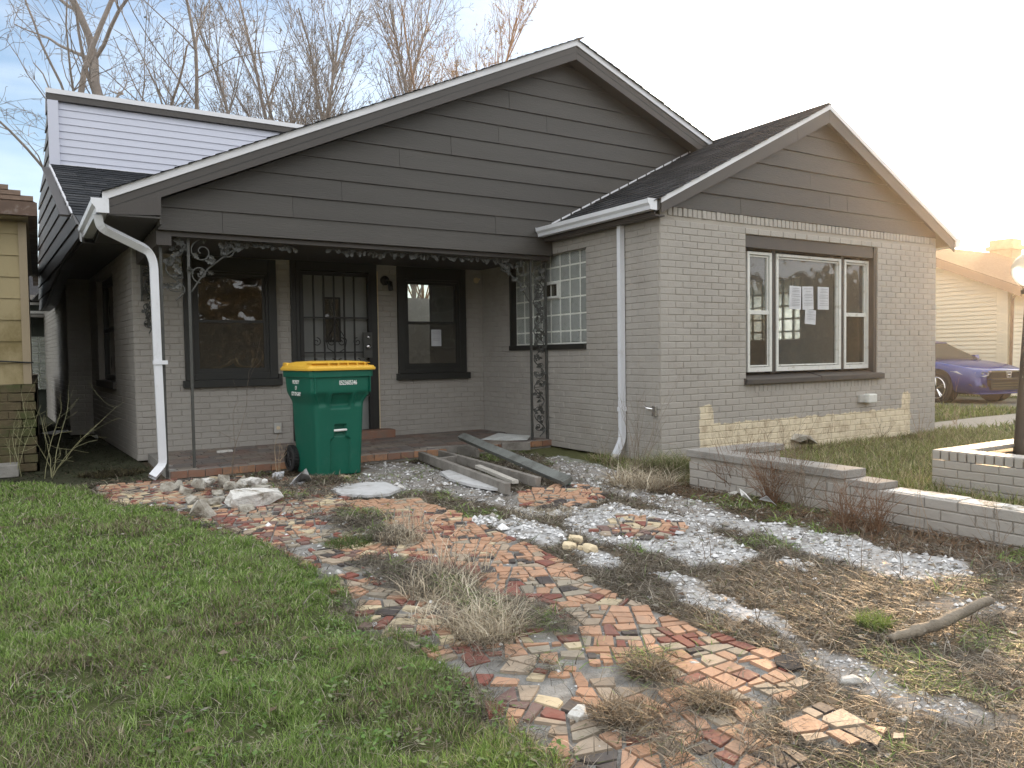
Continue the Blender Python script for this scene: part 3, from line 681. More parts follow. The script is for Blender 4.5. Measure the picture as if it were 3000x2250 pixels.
mb = MB(); mb.box((.534, YR, 2.345), (.955, 10.0, 2.362)); mb.box((.94, YR+.01, 2.30), (.955, YG+.06, 2.60)); mb.build('soffit', M_SOFF, house)
# ragged shingle edge along the rake
sh = Pieces('shingle', 300)
def shingle_mesh(w, l, mt, t=.006):
    me = bpy.data.meshes.new('shingle')   # x along the row, y up the slope
    me.from_pydata([(-w,0,0),(w,0,0),(w,l,0),(-w,l,0),(-w,0,t),(w,0,t),(w,l,t*.4),(-w,l,t*.4)], [], [(4,5,6,7),(0,1,5,4),(1,2,6,5),(3,0,4,7)]); me.materials.append(mt); return me
SHM = [shingle_mesh(.15, .16, M_SHIN), shingle_mesh(.12, .16, M_SHIN2), shingle_mesh(.16, .165, M_SHIN)]
def shingle_roof(parent, P0, along, up, Wd, Lg, region=None, step=.127, edge=None):
    a = Vector(along).normalized(); s = Vector(up).normalized(); nrm = a.cross(s)
    Mb = Matrix((a, s, nrm)).transposed().to_4x4(); r = 0; y = 0
    while y < Lg:
        x = x0_ = random.uniform(0, .15)
        while x < Wd:
            me = random.choice(SHM); w = .15 if me is not SHM[1] else .12
            if region is not None and x == x0_: x = edge(y)-w*0+.0; x0_ = None
            if region is None and x+2*w > Wd: x = Wd-2*w-.001
            if region is None or region(x+w, y):
                Mx = Mb.copy(); Mx.translation = Vector(P0)+a*(x+w)+s*(y-.01)+nrm*(.010+random.uniform(0, .004))
                sh.add(me, Mx@Matrix.Rotation(-.045, 4, 'X'), parent)
            if region is None and x+2*w > Wd-.01: break
            x += 2*w+.006
        y += step; r += 1
# rake courses: only the edge shows from below, one strip of tabs each side
slen = math.hypot(RX-EXL, RZ-zr(EXL)); ul = Vector((RX-EXL, 0, RZ-zr(EXL)))
shingle_roof(roof, (EXL-.01, YR-.035, zr(EXL)+.012), (0, 1, 0), ul, .29, slen) if False else None
def rake_tabs(P0, up, L_):
    s = Vector(up).normalized(); a = Vector((0, 1, 0)); nrm = a.cross(s)
    if nrm.z < 0: nrm = -nrm
    Mb = Matrix((a, s, nrm)).transposed().to_4x4(); y = 0
    while y < L_:
        Mx = Mb.copy(); Mx.translation = Vector(P0)+s*y+nrm*.014+a*(.14+random.uniform(-.008, .004))
        sh.add(SHM[0], Mx@Matrix.Rotation(-.05, 4, 'X'), roof); y += .127
rake_tabs((EXL-.02, YR-.035, zr(EXL-.02)), (RX-EXL, 0, RZ-zr(EXL)), slen)
rake_tabs((8.6, YR-.035, zr(8.6)), (RX-8.6, 0, RZ-zr(8.6)), math.hypot(3.11, 1.25)-.1)

# --- gable face of lapped boards
gp = [(.945, 2.281), (XW-.01, 2.281), (XW-.01, 2.6), (9.2, 3.0), (9.2, zr(9.2)-.19), (RX, RZ-.19), (.945, zr(.945)-.19)]
mb = MB(); mb.prism([(a, YG+.015, b) for a, b in gp], (0, .07, 0)); gw = mb.build('gable_wall', M_TRIM, house)
rows = [(2.281, 2.488)]+[(2.488+.2055*i, 2.488+.2055*(i+1)) for i in range(11)]
seam = []
for sx, sy in ((651, 650), (857, 608), (1169, 460), (1320, 424), (1459, 390), (1600, 362), (1490, 290), (1000, 560), (1450, 640)):
    p = ony(sx, sy, YG); seam.append((min(range(len(rows)), key=lambda i: abs((rows[i][0]+rows[i][1])/2-p.z)), p.x))
boards('siding_board', gw, gp, rows, (0, YG), XU, NYm, M_SIDE, seams=seam)

# --- wing roof
WX, WZ, WS = 7.757, 3.895, .50; WY = 5.62; WEL, WER = 5.12, 10.40
def zw(X): return WZ-WS*abs(X-WX)
mb = MB(); mb.prism([(WEL, WY+.01, zw(WEL)), (WX, WY+.01, WZ), (WX, WY+.01, WZ-.12), (WEL, WY+.01, zw(WEL)-.10)], (0, YG-WY-.03, 0))
mb.prism([(WX, WY+.01, WZ), (WER, WY+.01, zw(WER)), (WER, WY+.01, zw(WER)-.10), (WX, WY+.01, WZ-.12)], (0, 9, 0))
wroof = mb.build('roof', M_SOFF, house)
mb = MB()
for Xa, Xb in ((WEL+.06, WX), (WX, WER+.01)):
    mb.prism([(Xa, WY-.012, zw(Xa)+.012), (Xb, WY-.012, zw(Xb)+.012), (Xb, WY-.012, zw(Xb)-.042), (Xa, WY-.012, zw(Xa)-.042)], (0, .024, 0))
mb.build('drip_edge', M_DRIP, house)
for Xa, Xb in ((WEL+.07, WX-.55), (WX-.546, WX-.001), (WX+.001, WER-.02)):
    mb = MB(); mb.prism([(Xa, WY-.002, zw(Xa)-.044), (Xb, WY-.002, zw(Xb)-.044), (Xb, WY-.002, zw(Xb)-.19), (Xa, WY-.002, max(zw(Xa)-.19, 2.47))], (0, .014, 0)); mb.build('fascia', M_FASC, house)
mb = MB(); mb.box((WEL+.01, WY+.02, 2.44), (XW-.01, YG-.02, 2.455)); mb.box((WEL, WY+.02, 2.455), (WEL+.012, YG-.02, 2.575)); mb.build('soffit', M_FASC, house)
wu = Vector((WX-WEL, 0, WZ-zw(WEL)))
shingle_roof(wroof, (WEL-.02, YG-.01, zw(WEL)-.008), (0, -1, 0), wu, YG-WY+.012, wu.length-.09)
mb = MB(); mb.tube([(WX, WY-.005, WZ-.012), (WX, YG, WZ-.012)], .05, 6); mb.build('ridge_cap', M_SHIN, wroof)
# step flashing where the wing roof meets the gable boards
for k in range(17):
    X = WEL+.12+k*.15
    if zw(X) > 3.86: break
    mb = MB(); z_ = zw(X)+.012; mb.prism([(X, YG-.022, z_), (X+.125, YG-.022, z_+.0625), (X+.125, YG-.022, z_+.0625+.022), (X, YG-.022, z_+.022)], (0, .004, 0)); mb.build('step_flashing', M_DRIP, wroof)
wg = [(XW+.05, 2.566), (XR-.03, 2.566), (XR-.03, zw(XR)-.1), (WX, WZ-.13), (XW+.05, zw(XW+.05)-.1)]
mb = MB(); mb.prism([(a, YF+.02, b) for a, b in wg], (0, .1, 0)); wgw = mb.build('gable_wall', M_TRIM, house)
rows = [(2.55, 2.746)]+[(2.746+.2*i, 2.946+.2*i) for i in range(7)]; seam = []
for sx, sy in ((2168, 600), (2372, 530), (2428, 585), (2480, 620)):
    p = ony(sx, sy, YF); seam.append((min(range(len(rows)), key=lambda i: abs((rows[i][0]+rows[i][1])/2-p.z)), p.x))
boards('siding_board', wgw, wg, rows, (0, YF), XU, NYm, M_SIDE, seams=seam)

# --- body roof, dormer and left gable wall behind
DY = 12.4; ZD0, ZD1 = 3.80, 4.84
def zb(Y): return 2.846+.433*(Y-10.16)
mb = MB(); mb.prism([(.42, 9.2, zb(9.2)), (6.2, 9.2, zb(9.2)), (6.2, DY+.3, zb(DY+.3)), (.20, DY+.3, zb(DY+.3))], (0, 0, -.09)); broof = mb.build('roof', M_SOFF, house)
mb = MB(); mb.prism([(.405, 9.2, zb(9.2)+.012), (.425, 9.2, zb(9.2)+.012), (.217, DY, zb(DY)+.012), (.197, DY, zb(DY)+.012)], (0, 0, -.09)); mb.build('rake_edge', M_DRIP, house)
bu = Vector((0, DY-9.2, zb(DY)-zb(9.2)))
shingle_roof(broof, (.2, 9.3, zb(9.3)+.006), (1, 0, 0), bu, 1.9, bu.length-.16, region=lambda x, y: True, edge=lambda y: .42-.0629*(.1+y*.918)-.2+random.uniform(0, .006))
# sheathing of dormer with lapped vinyl
dp = [(.335, ZD0+.02), (7.4, ZD0-.02), (7.4, 4.685), (.335, 4.685)]
mb = MB(); mb.box((.22, DY+.02, ZD0-.4), (7.4, DY+2.2, 4.70)); dorm = mb.build('dormer', M_VINYL, house)
boards('vinyl_panel', dorm, dp, [(ZD0-.01+.1*i, ZD0+.09+.1*i) for i in range(9)], (0, DY), XU, NYm, M_VINYL, lap=.012, th=.004)
mb = MB(); mb.box((.205, DY-.06, ZD0-.02), (.333, DY+.03, 4.688)); mb.build('corner_trim', M_VINYL, dorm)
mb = MB(); mb.box((.335, DY-.028, ZD0+.0), (7.4, DY-.016, ZD0+.03)); mb.build('flashing', M_DRIP, dorm)
mb = MB(); mb.box((.20, DY-.06, 4.69), (7.5, DY+.02, 4.775)); mb.build('fascia', M_FASC, dorm)
mb = MB(); mb.box((.19, DY-.075, 4.776), (7.5, DY+1.0, 4.84)); mb.build('roof_edge', M_DRIP, dorm)
SDv = Vector((-.06, 1, 0)).normalized(); SN = Vector((-SDv.y, SDv.x, 0)); S0 = Vector((.42, 9.0, 0)); SO = S0+SDv*8
lp = [(8-.25, 2.40), (8-.25, 2.52), (8-1.16, 2.84), (8-3.42, 3.80), (8-3.42, 4.80), (8-3.95, 4.26), (8-4.4, 3.97), (8-5.5, 3.65), (8-6.3, 2.7), (8-6.3, 1.96), (8-4.9, 1.97), (8-2.77, 2.31), (8-1.6, 2.37)]
Fm = frame(SO, -SDv, SN)
mb = MB(); mb.prism([Fm@Vector((a, .02, b)) for a, b in lp], -SN*.12); lgw = mb.build('gable_wall', M_TRIM, house)
boards('siding_board', lgw, lp, [(1.95+.2*i, 2.15+.2*i) for i in range(15)], SO, -SDv, SN, M_SIDE, lap=.018)
mb = MB(); mb.prism([(.44, 9.2, 2.35), (XL+.1, 9.2, 2.35), (.8, 13.4, 2.30), (.5, 18, 2.30), (-.10, 18, 2.30), (.30, 11.5, 2.34)], (0, 0, .03)); mb.build('soffit', M_SOFF, house)
# rake board and gutter debris on the gable, oval louvre vent
mb = MB(); mb.tube([Fm@Vector((8-1.0, -.05, 2.74)), Fm@Vector((8-3.3, -.05, 3.74))], .02, flat=(.06, .012)); mb.build('rake_board', M_FASC, lgw)
vc = Fm@Vector((8-5.9, -.09, 3.16)); mb = MB()
ring = [(math.cos(t)*.12, math.sin(t)*.29) for t in np.linspace(0, 2*math.pi, 20, endpoint=False)]
mb.prism([vc-SDv*a+Vector((0, 0, b)) for a, b in ring], -SN*.06)
vent = mb.build('louvre_vent', M_VINYL, house)
for i in range(7):
    z_ = -.2+.066*i; w_ = .12*math.sqrt(max(0, 1-(z_/.29)**2))*.75; mb = MB()
    mb.prism([vc+SN*.004-SDv*a+Vector((0, 0, b)) for a, b in ((-w_, z_), (w_, z_), (w_, z_+.03), (-w_, z_+.03))], SN*.012); mb.build('louvre', M_ALU, vent)

# --- gutters and downspouts
def gutter(name, a, b, out, w=.12, h=.10):
    a, b, o = Vector(a), Vector(b), Vector(out).normalized(); z = Vector((0, 0, 1)); mb = MB()
    prof = [(0, h), (0, 0), (w*.72, 0), (w*.78, h*.35), (w*.97, h*.6), (w, h), (w*.93, h), (w*.9, h*.62), (w*.72, h*.4), (w*.66, .008), (.008, .008), (.008, h)]
    V = [a+o*p+z*q for p, q in prof]+[b+o*p+z*q for p, q in prof]; n = len(prof)
    mb.add(V, [(i, (i+1) % n, (i+1) % n+n, i+n) for i in range(n)])
    gt = mb.build(name, M_GUT, house)
    for p, s in ((a, 1), (b, -1)):
        d = (b-a).normalized()*s; mb = MB(); mb.prism([p-d*.003+o*q+z*r for q, r in ((0, h+.004), (0, -.002), (w*.74, -.002), (w*.8, h*.35), (w, h*.62), (w+.006, h+.004))], d*-.003); mb.build('end_cap', M_GUT, gt)
    return gt
g1 = gutter('gutter', (.545, YR-.02, 2.36), (.50, 11.0, 2.42), (-1, 0, 0), .13, .115)
g2 = gutter('gutter', (WEL+.005, WY-.005, 2.492), (WEL+.005, YG-.03, 2.492), (-1, 0, 0), .115, .10)
g3 = gutter('gutter', (WER+.0, WY, 2.46), (WER, 9.0, 2.46), (1, 0, 0), .12, .11)
def dspout(pts, w=.034, d=.026):
    P = [Vector(p) for p in pts]; Q = [P[0]]
    for i in range(1, len(P)-1):        # round the elbows
        a, b, c = P[i-1], P[i], P[i+1]; r = .055
        p0 = b+(a-b).normalized()*min(r, (a-b).length*.4); p1 = b+(c-b).normalized()*min(r, (c-b).length*.4)
        for t in (0, .33, .66, 1): Q.append((p0*(1-t)+b*t)*(1-t)+(b*(1-t)+p1*t)*t)
    Q.append(P[-1]); mb = MB(); rings = []
    prof = [(-1,-1),(-.45,-1),(-.35,-.82),(-.25,-1),(.25,-1),(.35,-.82),(.45,-1),(1,-1),(1,1),(-1,1)]
    wv = Vector((1, .0, 0))
    for i, p in enumerate(Q):
        t = (Q[min(i+1, len(Q)-1)]-Q[max(i-1, 0)]).normalized()
        f_ = t.cross(wv).normalized(); w_ = f_.cross(t).normalized(); rings.append([p+w_*a*w+f_*b*d for a, b in prof])
    n = len(prof); fs = [(i*n+j, i*n+(j+1) % n, (i+1)*n+(j+1) % n, (i+1)*n+j) for i in range(len(Q)-1) for j in range(n)]
    mb.add([v for r in rings for v in r], fs)
    o = mb.build('downspout', M_GUT, house)
    md = o.modifiers.new('s', 'SOLIDIFY'); md.thickness = .002; return o
dp_ = [ony(286, 628, 7.44), ony(292, 664, 7.47), ony(436, 735, 7.62), ony(450, 770, 7.63), ony(462, 1060, 7.62), ony(477, 1362, 7.62), ony(446, 1398, 7.54)]
ds1 = dspout(dp_)
mb = MB(); c_ = ony(464, 1062, 7.62); mb.box((c_.x-.045, c_.y-.036, c_.z-.018), (c_.x+.075, c_.y+.03, c_.z+.018)); mb.build('strap', M_GUT, ds1)
DX, DYs = XW-.045, 6.27
ds2 = dspout([(DX, DYs, 2.50), (DX, DYs, .20), (DX-.13, DYs-.03, .03)], w=.03)
# this pipe stands with its broad side to the porch: turn it
ds2.data.transform(Matrix.Translation((DX, DYs, 0))@Matrix.Rotation(R(90), 4, 'Z')@Matrix.Translation((-DX, -DYs, 0))) if False else None
mb = MB(); mb.box((DX-.038, DYs-.034, .50), (DX+.038, DYs+.03, .545)); mb.build('strap', M_GUT, ds2)
# ------------------------------------------------------------------ windows and doors
def framebox(mb, x0, x1, z0, z1, y0, y1, w, wb=None, wt=None):
    wb = wb or w; wt = wt or w
    mb.box((x0, y0, z0), (x0+w, y1, z1)); mb.box((x1-w, y0, z0), (x1, y1, z1))
    mb.box((x0+w, y0, z0), (x1-w, y1, z0+wb)); mb.box((x0+w, y0, z1-wt), (x1-w, y1, z1))
def sash_window(x0, x1, z0, z1, Y, gl):
    root = MB(); framebox(root, x0, x1, z0+.05, z1, Y-.035, Y+.10, .095, .07, .16)
    w = root.build('window', M_TRIM, house, bevel=.004)
    mb = MB(); framebox(mb, x0+.095, x1-.095, z0+.12, z1-.16, Y-.015, Y+.04, .03); mb.build('frame', M_TRIM, w)
    zm = (z0+.12+z1-.16)/2+.01
    mb = MB(); framebox(mb, x0+.125, x1-.125, zm-.02, z1-.19, Y+.01, Y+.035, .035); mb.build('sash', M_TRIM, w)
    mb = MB(); framebox(mb, x0+.125, x1-.125, z0+.15, zm+.02, Y-.008, Y+.009, .03); mb.build('sash', M_TRIM, w)
    mb = MB(); mb.box((x0+.16, Y+.018, zm+.015), (x1-.16, Y+.022, z1-.225)); mb.build('pane', gl, w)
    mb = MB(); mb.box((x0+.155, Y-.001, z0+.18), (x1-.155, Y+.003, zm-.01)); mb.build('pane', M_GLASSD, w)
    mb = MB(); mb.box((x0-.03, Y-.07, z0-.035), (x1+.04, Y+.05, z0+.049)); mb.build('sill', M_TRIM, w, bevel=.005)
    return w
win1 = sash_window(1.40, 2.43, .82, 2.275, YB, M_GLASSV)
win2 = sash_window(3.985, 4.985, .835, 2.28, YB, M_GLASS)
# door behind a steel security door
mb = MB(); framebox(mb, 2.66, 3.66, .10, 2.275, YB-.04, YB+.12, .07, .04, .10); door = mb.build('door', M_TRIM, house)
mb = MB(); mb.box((2.73, YB+.06, .14), (3.59, YB+.10, 2.17)); mb.build('door_leaf', mat('grey door paint', (.23, .24, .23), .55, .08, 3), door)
mb = MB(); framebox(mb, 3.02, 3.24, 1.30, 1.86, YB+.045, YB+.06, .022); mb.build('lite_frame', M_TRIM, door)
mb = MB(); mb.box((3.042, YB+.05, 1.322), (3.218, YB+.056, 1.838)); mb.build('pane', M_GLASSD, door)
mb = MB()
for k in range(3): mb.tube([(3.06+.035*k, YB+.046, 1.33), (3.16+.02*k, YB+.046, 1.58), (3.06+.04*k, YB+.046, 1.83)], .003, 4)
mb.build('leading', M_CHROME, door)
mb = MB(); framebox(mb, 2.70, 3.62, .14, 2.16, YB-.05, YB-.02, .045, .05, .045); sdoor = mb.build('security_door', M_BAR, house)
for k in range(5):
    x = 2.70+.045+(.83-.045*0)/6*(k+1)*.93; mb = MB(); mb.box((x-.009, YB-.045, .19), (x+.009, YB-.027, 2.115)); mb.build('bar', M_BAR, sdoor)
for z_ in (.62, 1.17, 1.60): mb = MB(); mb.box((2.745, YB-.04, z_-.009), (3.575, YB-.026, z_+.009)); mb.build('bar', M_BAR, sdoor)
def scroll(cx, cz, r, turns, s, Y, a0=0, rr=.0045):
    pts = []
    for i in range(22):
        t = i/21; a = a0+s*turns*2*math.pi*t; q = r*(1-.82*t); pts.append((cx+q*math.cos(a), Y, cz+q*math.sin(a)))
    return pts
mb = MB()
for zc, s1 in ((1.30, 1), (1.04, -1)):
    for xs_, s in ((2.90, -1), (3.09, 1), (3.21, -1), (3.42, 1)):
        mb.tube(scroll(xs_, zc-.06*s1*0, .055, 1.3, s*s1, YB-.047, math.pi/2), .0055, 4)
for s in (-1, 1): mb.tube([(3.15, YB-.047, 1.56), (3.15+s*.04, YB-.047, 1.46), (3.15+s*.13, YB-.047, 1.32), (3.15+s*.11, YB-.047, 1.22), (3.15+s*.03, YB-.047, 1.17)], .0055, 4)
mb.build('scrollwork', M_BAR, sdoor)
mb = MB(); mb.box((3.50, YB-.055, 1.10), (3.615, YB-.02, 1.42)); lk = mb.build('lock_plate', M_IRON, sdoor)
for z_, r_ in ((1.36, .022), (1.24, .032)):
    mb = MB(); mb.tube([(3.555, YB-.055, z_), (3.555, YB-.085, z_), (3.555, YB-.095, z_)], [r_*.7, r_, r_*.7], 12); mb.build('door_knob', M_CHROME, sdoor, smooth=True)
mb = MB(); mb.box((2.60, YB-.03, .1), (2.66, YB+.05, 2.34)); mb.box((3.66, YB-.03, .1), (3.70, YB+.05, 2.34)); mb.box((2.66, YB-.03, 2.275), (3.66, YB+.05, 2.34)); mb.build('door_casing', M_TRIM, door)
mb = MB(); mb.box((3.70, YB-.008, .12), (3.725, YB+.01, 2.2)); mb.build('caulk_strip', M_CREAM, door)
# left side window
Fl = frame(LO, -LD, LN)
def bx(mb, F_, a, b): 
    (x0, y0, z0), (x1, y1, z1) = a, b
    mb.add([F_@Vector(p) for p in ((x0,y0,z0),(x1,y0,z0),(x1,y1,z0),(x0,y1,z0),(x0,y0,z1),(x1,y0,z1),(x1,y1,z1),(x0,y1,z1))], [(0,3,2,1),(4,5,6,7),(0,1,5,4),(1,2,6,5),(2,3,7,6),(3,0,4,7)])
a, b, c, d = OPL
mb = MB(); bx(mb, Fl, (a, .07, c), (a+.08, .15, d)); bx(mb, Fl, (b-.08, .07, c), (b, .15, d)); bx(mb, Fl, (a, .07, d-.09), (b, .15, d)); bx(mb, Fl, (a, .07, c), (b, .15, c+.07)); bx(mb, Fl, (a+.08, .08, 1.5), (b-.08, .12, 1.55))
wl = mb.build('window', M_TRIM, house)
mb = MB(); bx(mb, Fl, (a+.08, .10, c+.07), (b-.08, .104, d-.09)); mb.build('pane', M_GLASSD, wl)
mb = MB(); bx(mb, Fl, (a-.04, -.04, c-.09), (b+.04, .06, c)); mb.build('sill', M_FASC, wl)
# wing picture window
Yw = YF+.105
mb = MB(); mb.box((6.485, YF+.02, 2.238), (8.80, Yw+.04, 2.40)); mb.box((8.785, YF+.01, .82), (8.845, Yw+.1, 2.40)) 
mb.box((7.005, Yw-.02, .87), (7.07, Yw+.08, 2.238)); mb.box((8.24, Yw-.02, .87), (8.295, Yw+.08, 2.238)); mb.box((6.49, Yw+.0, .87), (6.60, Yw+.08, 2.238))
pw = mb.build('window', M_FASC, house)
mb = MB(); mb.prism([(6.46, YF-.05, .755), (6.46, YF-.05, .81), (6.46, Yw+.1, .875), (6.46, Yw+.1, .755)], (1.24, 0, 0)); mb.build('sill', M_FASC, pw, bevel=.004)
mb = MB(); mb.prism([(7.706, YF-.052, .758), (7.706, YF-.052, .818), (7.706, Yw+.1, .88), (7.706, Yw+.1, .758)], (1.22, 0, 0)); mb.build('sill', M_FASC, pw, bevel=.004)
for x0, x1, two in ((6.605, 7.0, 1), (7.075, 8.235, 0), (8.30, 8.78, 1)):
    mb = MB(); framebox(mb, x0, x1, .885, 2.205, Yw-.03, Yw+.03, .035, .05, .03); framebox(mb, x0+.042, x1-.042, .943, 2.168, Yw-.012, Yw+.02, .016)
    if two: mb.box((x0+.035, Yw-.02, 1.52), (x1-.035, Yw+.012, 1.565))
    f_ = mb.build('frame', M_ALU, pw)
    if two:
        mb = MB(); mb.box((x0+.055, Yw+.004, 1.56), (x1-.055, Yw+.008, 2.155)); mb.build('pane', M_GLASS, pw)
        mb = MB(); mb.box((x0+.055, Yw-.006, .955), (x1-.055, Yw-.002, 1.525)); mb.build('pane', M_GLASSD, pw)
    else: mb = MB(); mb.box((x0+.055, Yw+.004, .955), (x1-.055, Yw+.008, 2.155)); mb.build('pane', M_GLASS, pw)
# glass block windows
def blk(w, h, d=.045):
    c = .010; me = bpy.data.meshes.new('glass_block'); w /= 2; h /= 2
    me.from_pydata([(-w,d,-h),(w,d,-h),(w,d,h),(-w,d,h),(-w,c,-h),(w,c,-h),(w,c,h),(-w,c,h),(-w+c,0,-h+c),(w-c,0,-h+c),(w-c,0,h-c),(-w+c,0,h-c)], [],
     [(3,2,1,0),(8,9,10,11),(4,5,9,8),(5,6,10,9),(6,7,11,10),(7,4,8,11),(0,1,5,4),(1,2,6,5),(2,3,7,6),(3,0,4,7)]); me.materials.append(M_BLOCK); return me
def block_window(O, u, n, ua, ub, rows, rec, skip=()):
    Fm = frame((O[0], O[1], 0), u, n); nc = round((ub-ua)/.2); cw = (ub-ua)/nc; mb = MB()
    z0, z1 = rows[0], rows[-1]; g = .018
    for i in range(nc+1): bx(mb, Fm, (ua+cw*i-g/2, rec+.008, z0), (ua+cw*i+g/2, rec+.05, z1))
    for z_ in rows: bx(mb, Fm, (ua, rec+.006, z_-g/2), (ub, rec+.052, z_+g/2))
    w = mb.build('glass_block_window', M_MORT, house); cache = {}
    for j in range(len(rows)-1):
        h = round(rows[j+1]-rows[j]-g, 4)
        if h not in cache: cache[h] = blk(cw-g, h)
        for i in range(nc):
            if (j, i) in skip: continue
            put('glass_block', cache[h], Fm@Matrix.Translation((ua+cw*(i+.5), rec+random.uniform(0, .002), (rows[j]+rows[j+1])/2)), w)
    return w, Fm
rz_ = [1.24, 1.385, 1.582, 1.78, 1.985, 2.155, 2.31]
gbw, Fg = block_window((XW, YB), YU, NXm, GB[0]+.02, GB[1], rz_, .06, skip=((3, 3), (3, 4)))
cw = (GB[1]-GB[0]-.02)/8; v0 = GB[0]+.02+3*cw
mb = MB()
for p, q in (((v0, .03, 1.785), (v0+2*cw, .10, 1.81)), ((v0, .03, 1.955), (v0+2*cw, .10, 1.98)), ((v0, .03, 1.81), (v0+.025, .10, 1.955)), ((v0+2*cw-.025, .03, 1.81), (v0+2*cw, .10, 1.955))): bx(mb, Fg, p, q)
mb.build('vent_frame', M_ALU, gbw); mb = MB(); bx(mb, Fg, (v0+.025, .07, 1.81), (v0+2*cw-.025, .074, 1.955)); mb.build('pane', M_GLASSD, gbw)
mb = MB(); bx(mb, Fg, (GB[0]-.02, -.035, 1.165), (GB[1]+.0, .06, 1.228)); mb.build('sill', M_TRIM, gbw, bevel=.004)
mb = MB(); bx(mb, Fg, (GB[0]-.03, -.01, 1.228), (GB[0]+.02, .07, 2.335)); bx(mb, Fg, (GB[0], .0, 2.31), (GB[1], .08, 2.345)); mb.build('reveal', M_TRIM, gbw)
gbr, _ = block_window((XR, YF), (0, 1, 0), (1, 0, 0), GBR[0], GBR[1], [1.29, 1.42, 1.62, 1.82, 2.02, 2.245], .06)
# ------------------------------------------------------------------ wrought iron
def oak_leaf():
    half = [(0, 0), (.10, .04), (.16, .20), (.10, .26), (.14, .34), (.30, .38), (.34, .52), (.20, .56), (.18, .64), (.30, .74), (.24, .88), (.12, .86), (.08, .94), (0, 1)]
    pts = half+[(-a, b) for a, b in half[-2:0:-1]]; n = len(pts); mb = MB()
    z = lambda a, b: .10*math.sin(b*3.1)-.35*abs(a)
    fr = [(a, z(a, b), b) for a, b in pts]+[(0, z(0, .5), .5)]; bk = [(a, z(a, b)+.05, b) for a, b in pts]
    mb.add(fr+bk, [((i+1) % n, i, n) for i in range(n)]+[(i, (i+1) % n, n+1+(i+1) % n, n+1+i) for i in range(n)]); me = mb.mesh('leaf', M_IRON); return me
LEAF = oak_leaf()
def leaf(parent, p, ang, s): put('leaf', LEAF, Matrix.Translation(p)@Matrix.Rotation(ang, 4, 'Y')@Matrix.Rotation(random.gauss(0, .35), 4, 'Z')@Matrix.Rotation(random.gauss(0, .3), 4, 'X')@Matrix.Scale(s, 4), parent)
def vine_panel(parent, x0, x1, z0, z1, Y, pitch=.17, ls=.085, partial=None):
    mb = MB(); pts = []; n = int((z1-z0)/.02); xm, am = (x0+x1)/2, (x1-x0)/2-.02
    f = lambda z: xm+am*.8*math.sin((z-z0)/pitch*math.pi)
    mb.tube([(f(z0+i*.02), Y, z0+i*.02) for i in range(n+1)], .007, 5)
    k = 0; z = z0+pitch*.4
    while z < z1-.03:
        s = 1 if k % 2 else -1; x = f(z)
        mb.tube([(x, Y-.004, z)]+scroll(xm+s*am*.25, z+.05, .045, 1.1, s, Y-.005, -math.pi/2), .005, 4)
        for q in range(2): leaf(parent, Vector((xm+s*am*random.uniform(.0, .6), Y-.012, z+random.uniform(-.01, .05))), random.uniform(-2.6, 2.6), ls*random.uniform(.8, 1.15))
        leaf(parent, Vector((xm-s*am*.5, Y-.012, z+.03)), s*random.uniform(.4, 1.6), ls*random.uniform(.7, 1.))
        z += pitch*.62; k += 1
    mb.build('vine', M_IRON, parent)
def rails(x0, x1, Y, z0, z1, lean=0):
    mb = MB(); r = .012
    for x in (x0, x1): mb.add([(x-r, Y-r, z0),(x+r, Y-r, z0),(x+r, Y+r, z0),(x-r, Y+r, z0),(x-r+lean, Y-r, z1),(x+r+lean, Y-r, z1),(x+r+lean, Y+r, z1),(x-r+lean, Y+r, z1)], [(0,3,2,1),(4,5,6,7),(0,1,5,4),(1,2,6,5),(2,3,7,6),(3,0,4,7)])
    mb.box((x0, Y-.006, z1-.02), (x1, Y+.006, z1)); return mb
YI = 7.70
a0, a1 = ony(478, 1000, YI).x, ony(559, 1000, YI).x
col1 = rails(a0, a1, YI, .0, 2.28).build('iron_column', M_IRON, house)
vine_panel(col1, a0, a1, 1.66, 2.27, YI, .19, .10)
c0, c1 = ony(1556, 1000, YI).x, ony(1600, 1000, YI).x
col2 = rails(c0, c1, YI, .08, 2.28).build('iron_column', M_IRON, house); vine_panel(col2, c0, c1, .12, 2.27, YI, .17, .085)
mb = rails(XL+.09, XL+.20, YB-.03, 1.75, 2.28); col3 = mb.build('iron_column', M_IRON, house); vine_panel(col3, XL+.09, XL+.20, 1.4, 2.25, YB-.04, .15, .07)
def bracket(xc, s, zt, name='iron_bracket'):
    mb = MB()
    mb.tube(scroll(xc+s*.12, zt-.12, .11, 1.4, s, YI, math.pi/2), .007, 5); mb.tube(scroll(xc+s*.10, zt-.33, .085, 1.3, -s, YI, -math.pi/2), .007, 5)
    mb.tube(scroll(xc+s*.34, zt-.10, .085, 1.3, -s, YI, math.pi/2), .007, 5); mb.tube([(xc+s*.02, YI, zt-.50), (xc+s*.07, YI, zt-.42), (xc+s*.17, YI, zt-.28), (xc+s*.30, YI, zt-.17), (xc+s*.46, YI, zt-.05)], .008, 5)
    b = mb.build(name, M_IRON, house)
    for _ in range(26):
        t = random.random(); r_ = random.uniform(.02, 1); x = t*.44; z_ = (.46-x)*.95*r_
        leaf(b, Vector((xc+s*(x+.02), YI-random.uniform(.0, .02), zt-z_-.02)), random.uniform(-3, 3), random.uniform(.055, .085))
    return b
bracket(a1, 1, 2.24); bracket(c0, -1, 2.24)
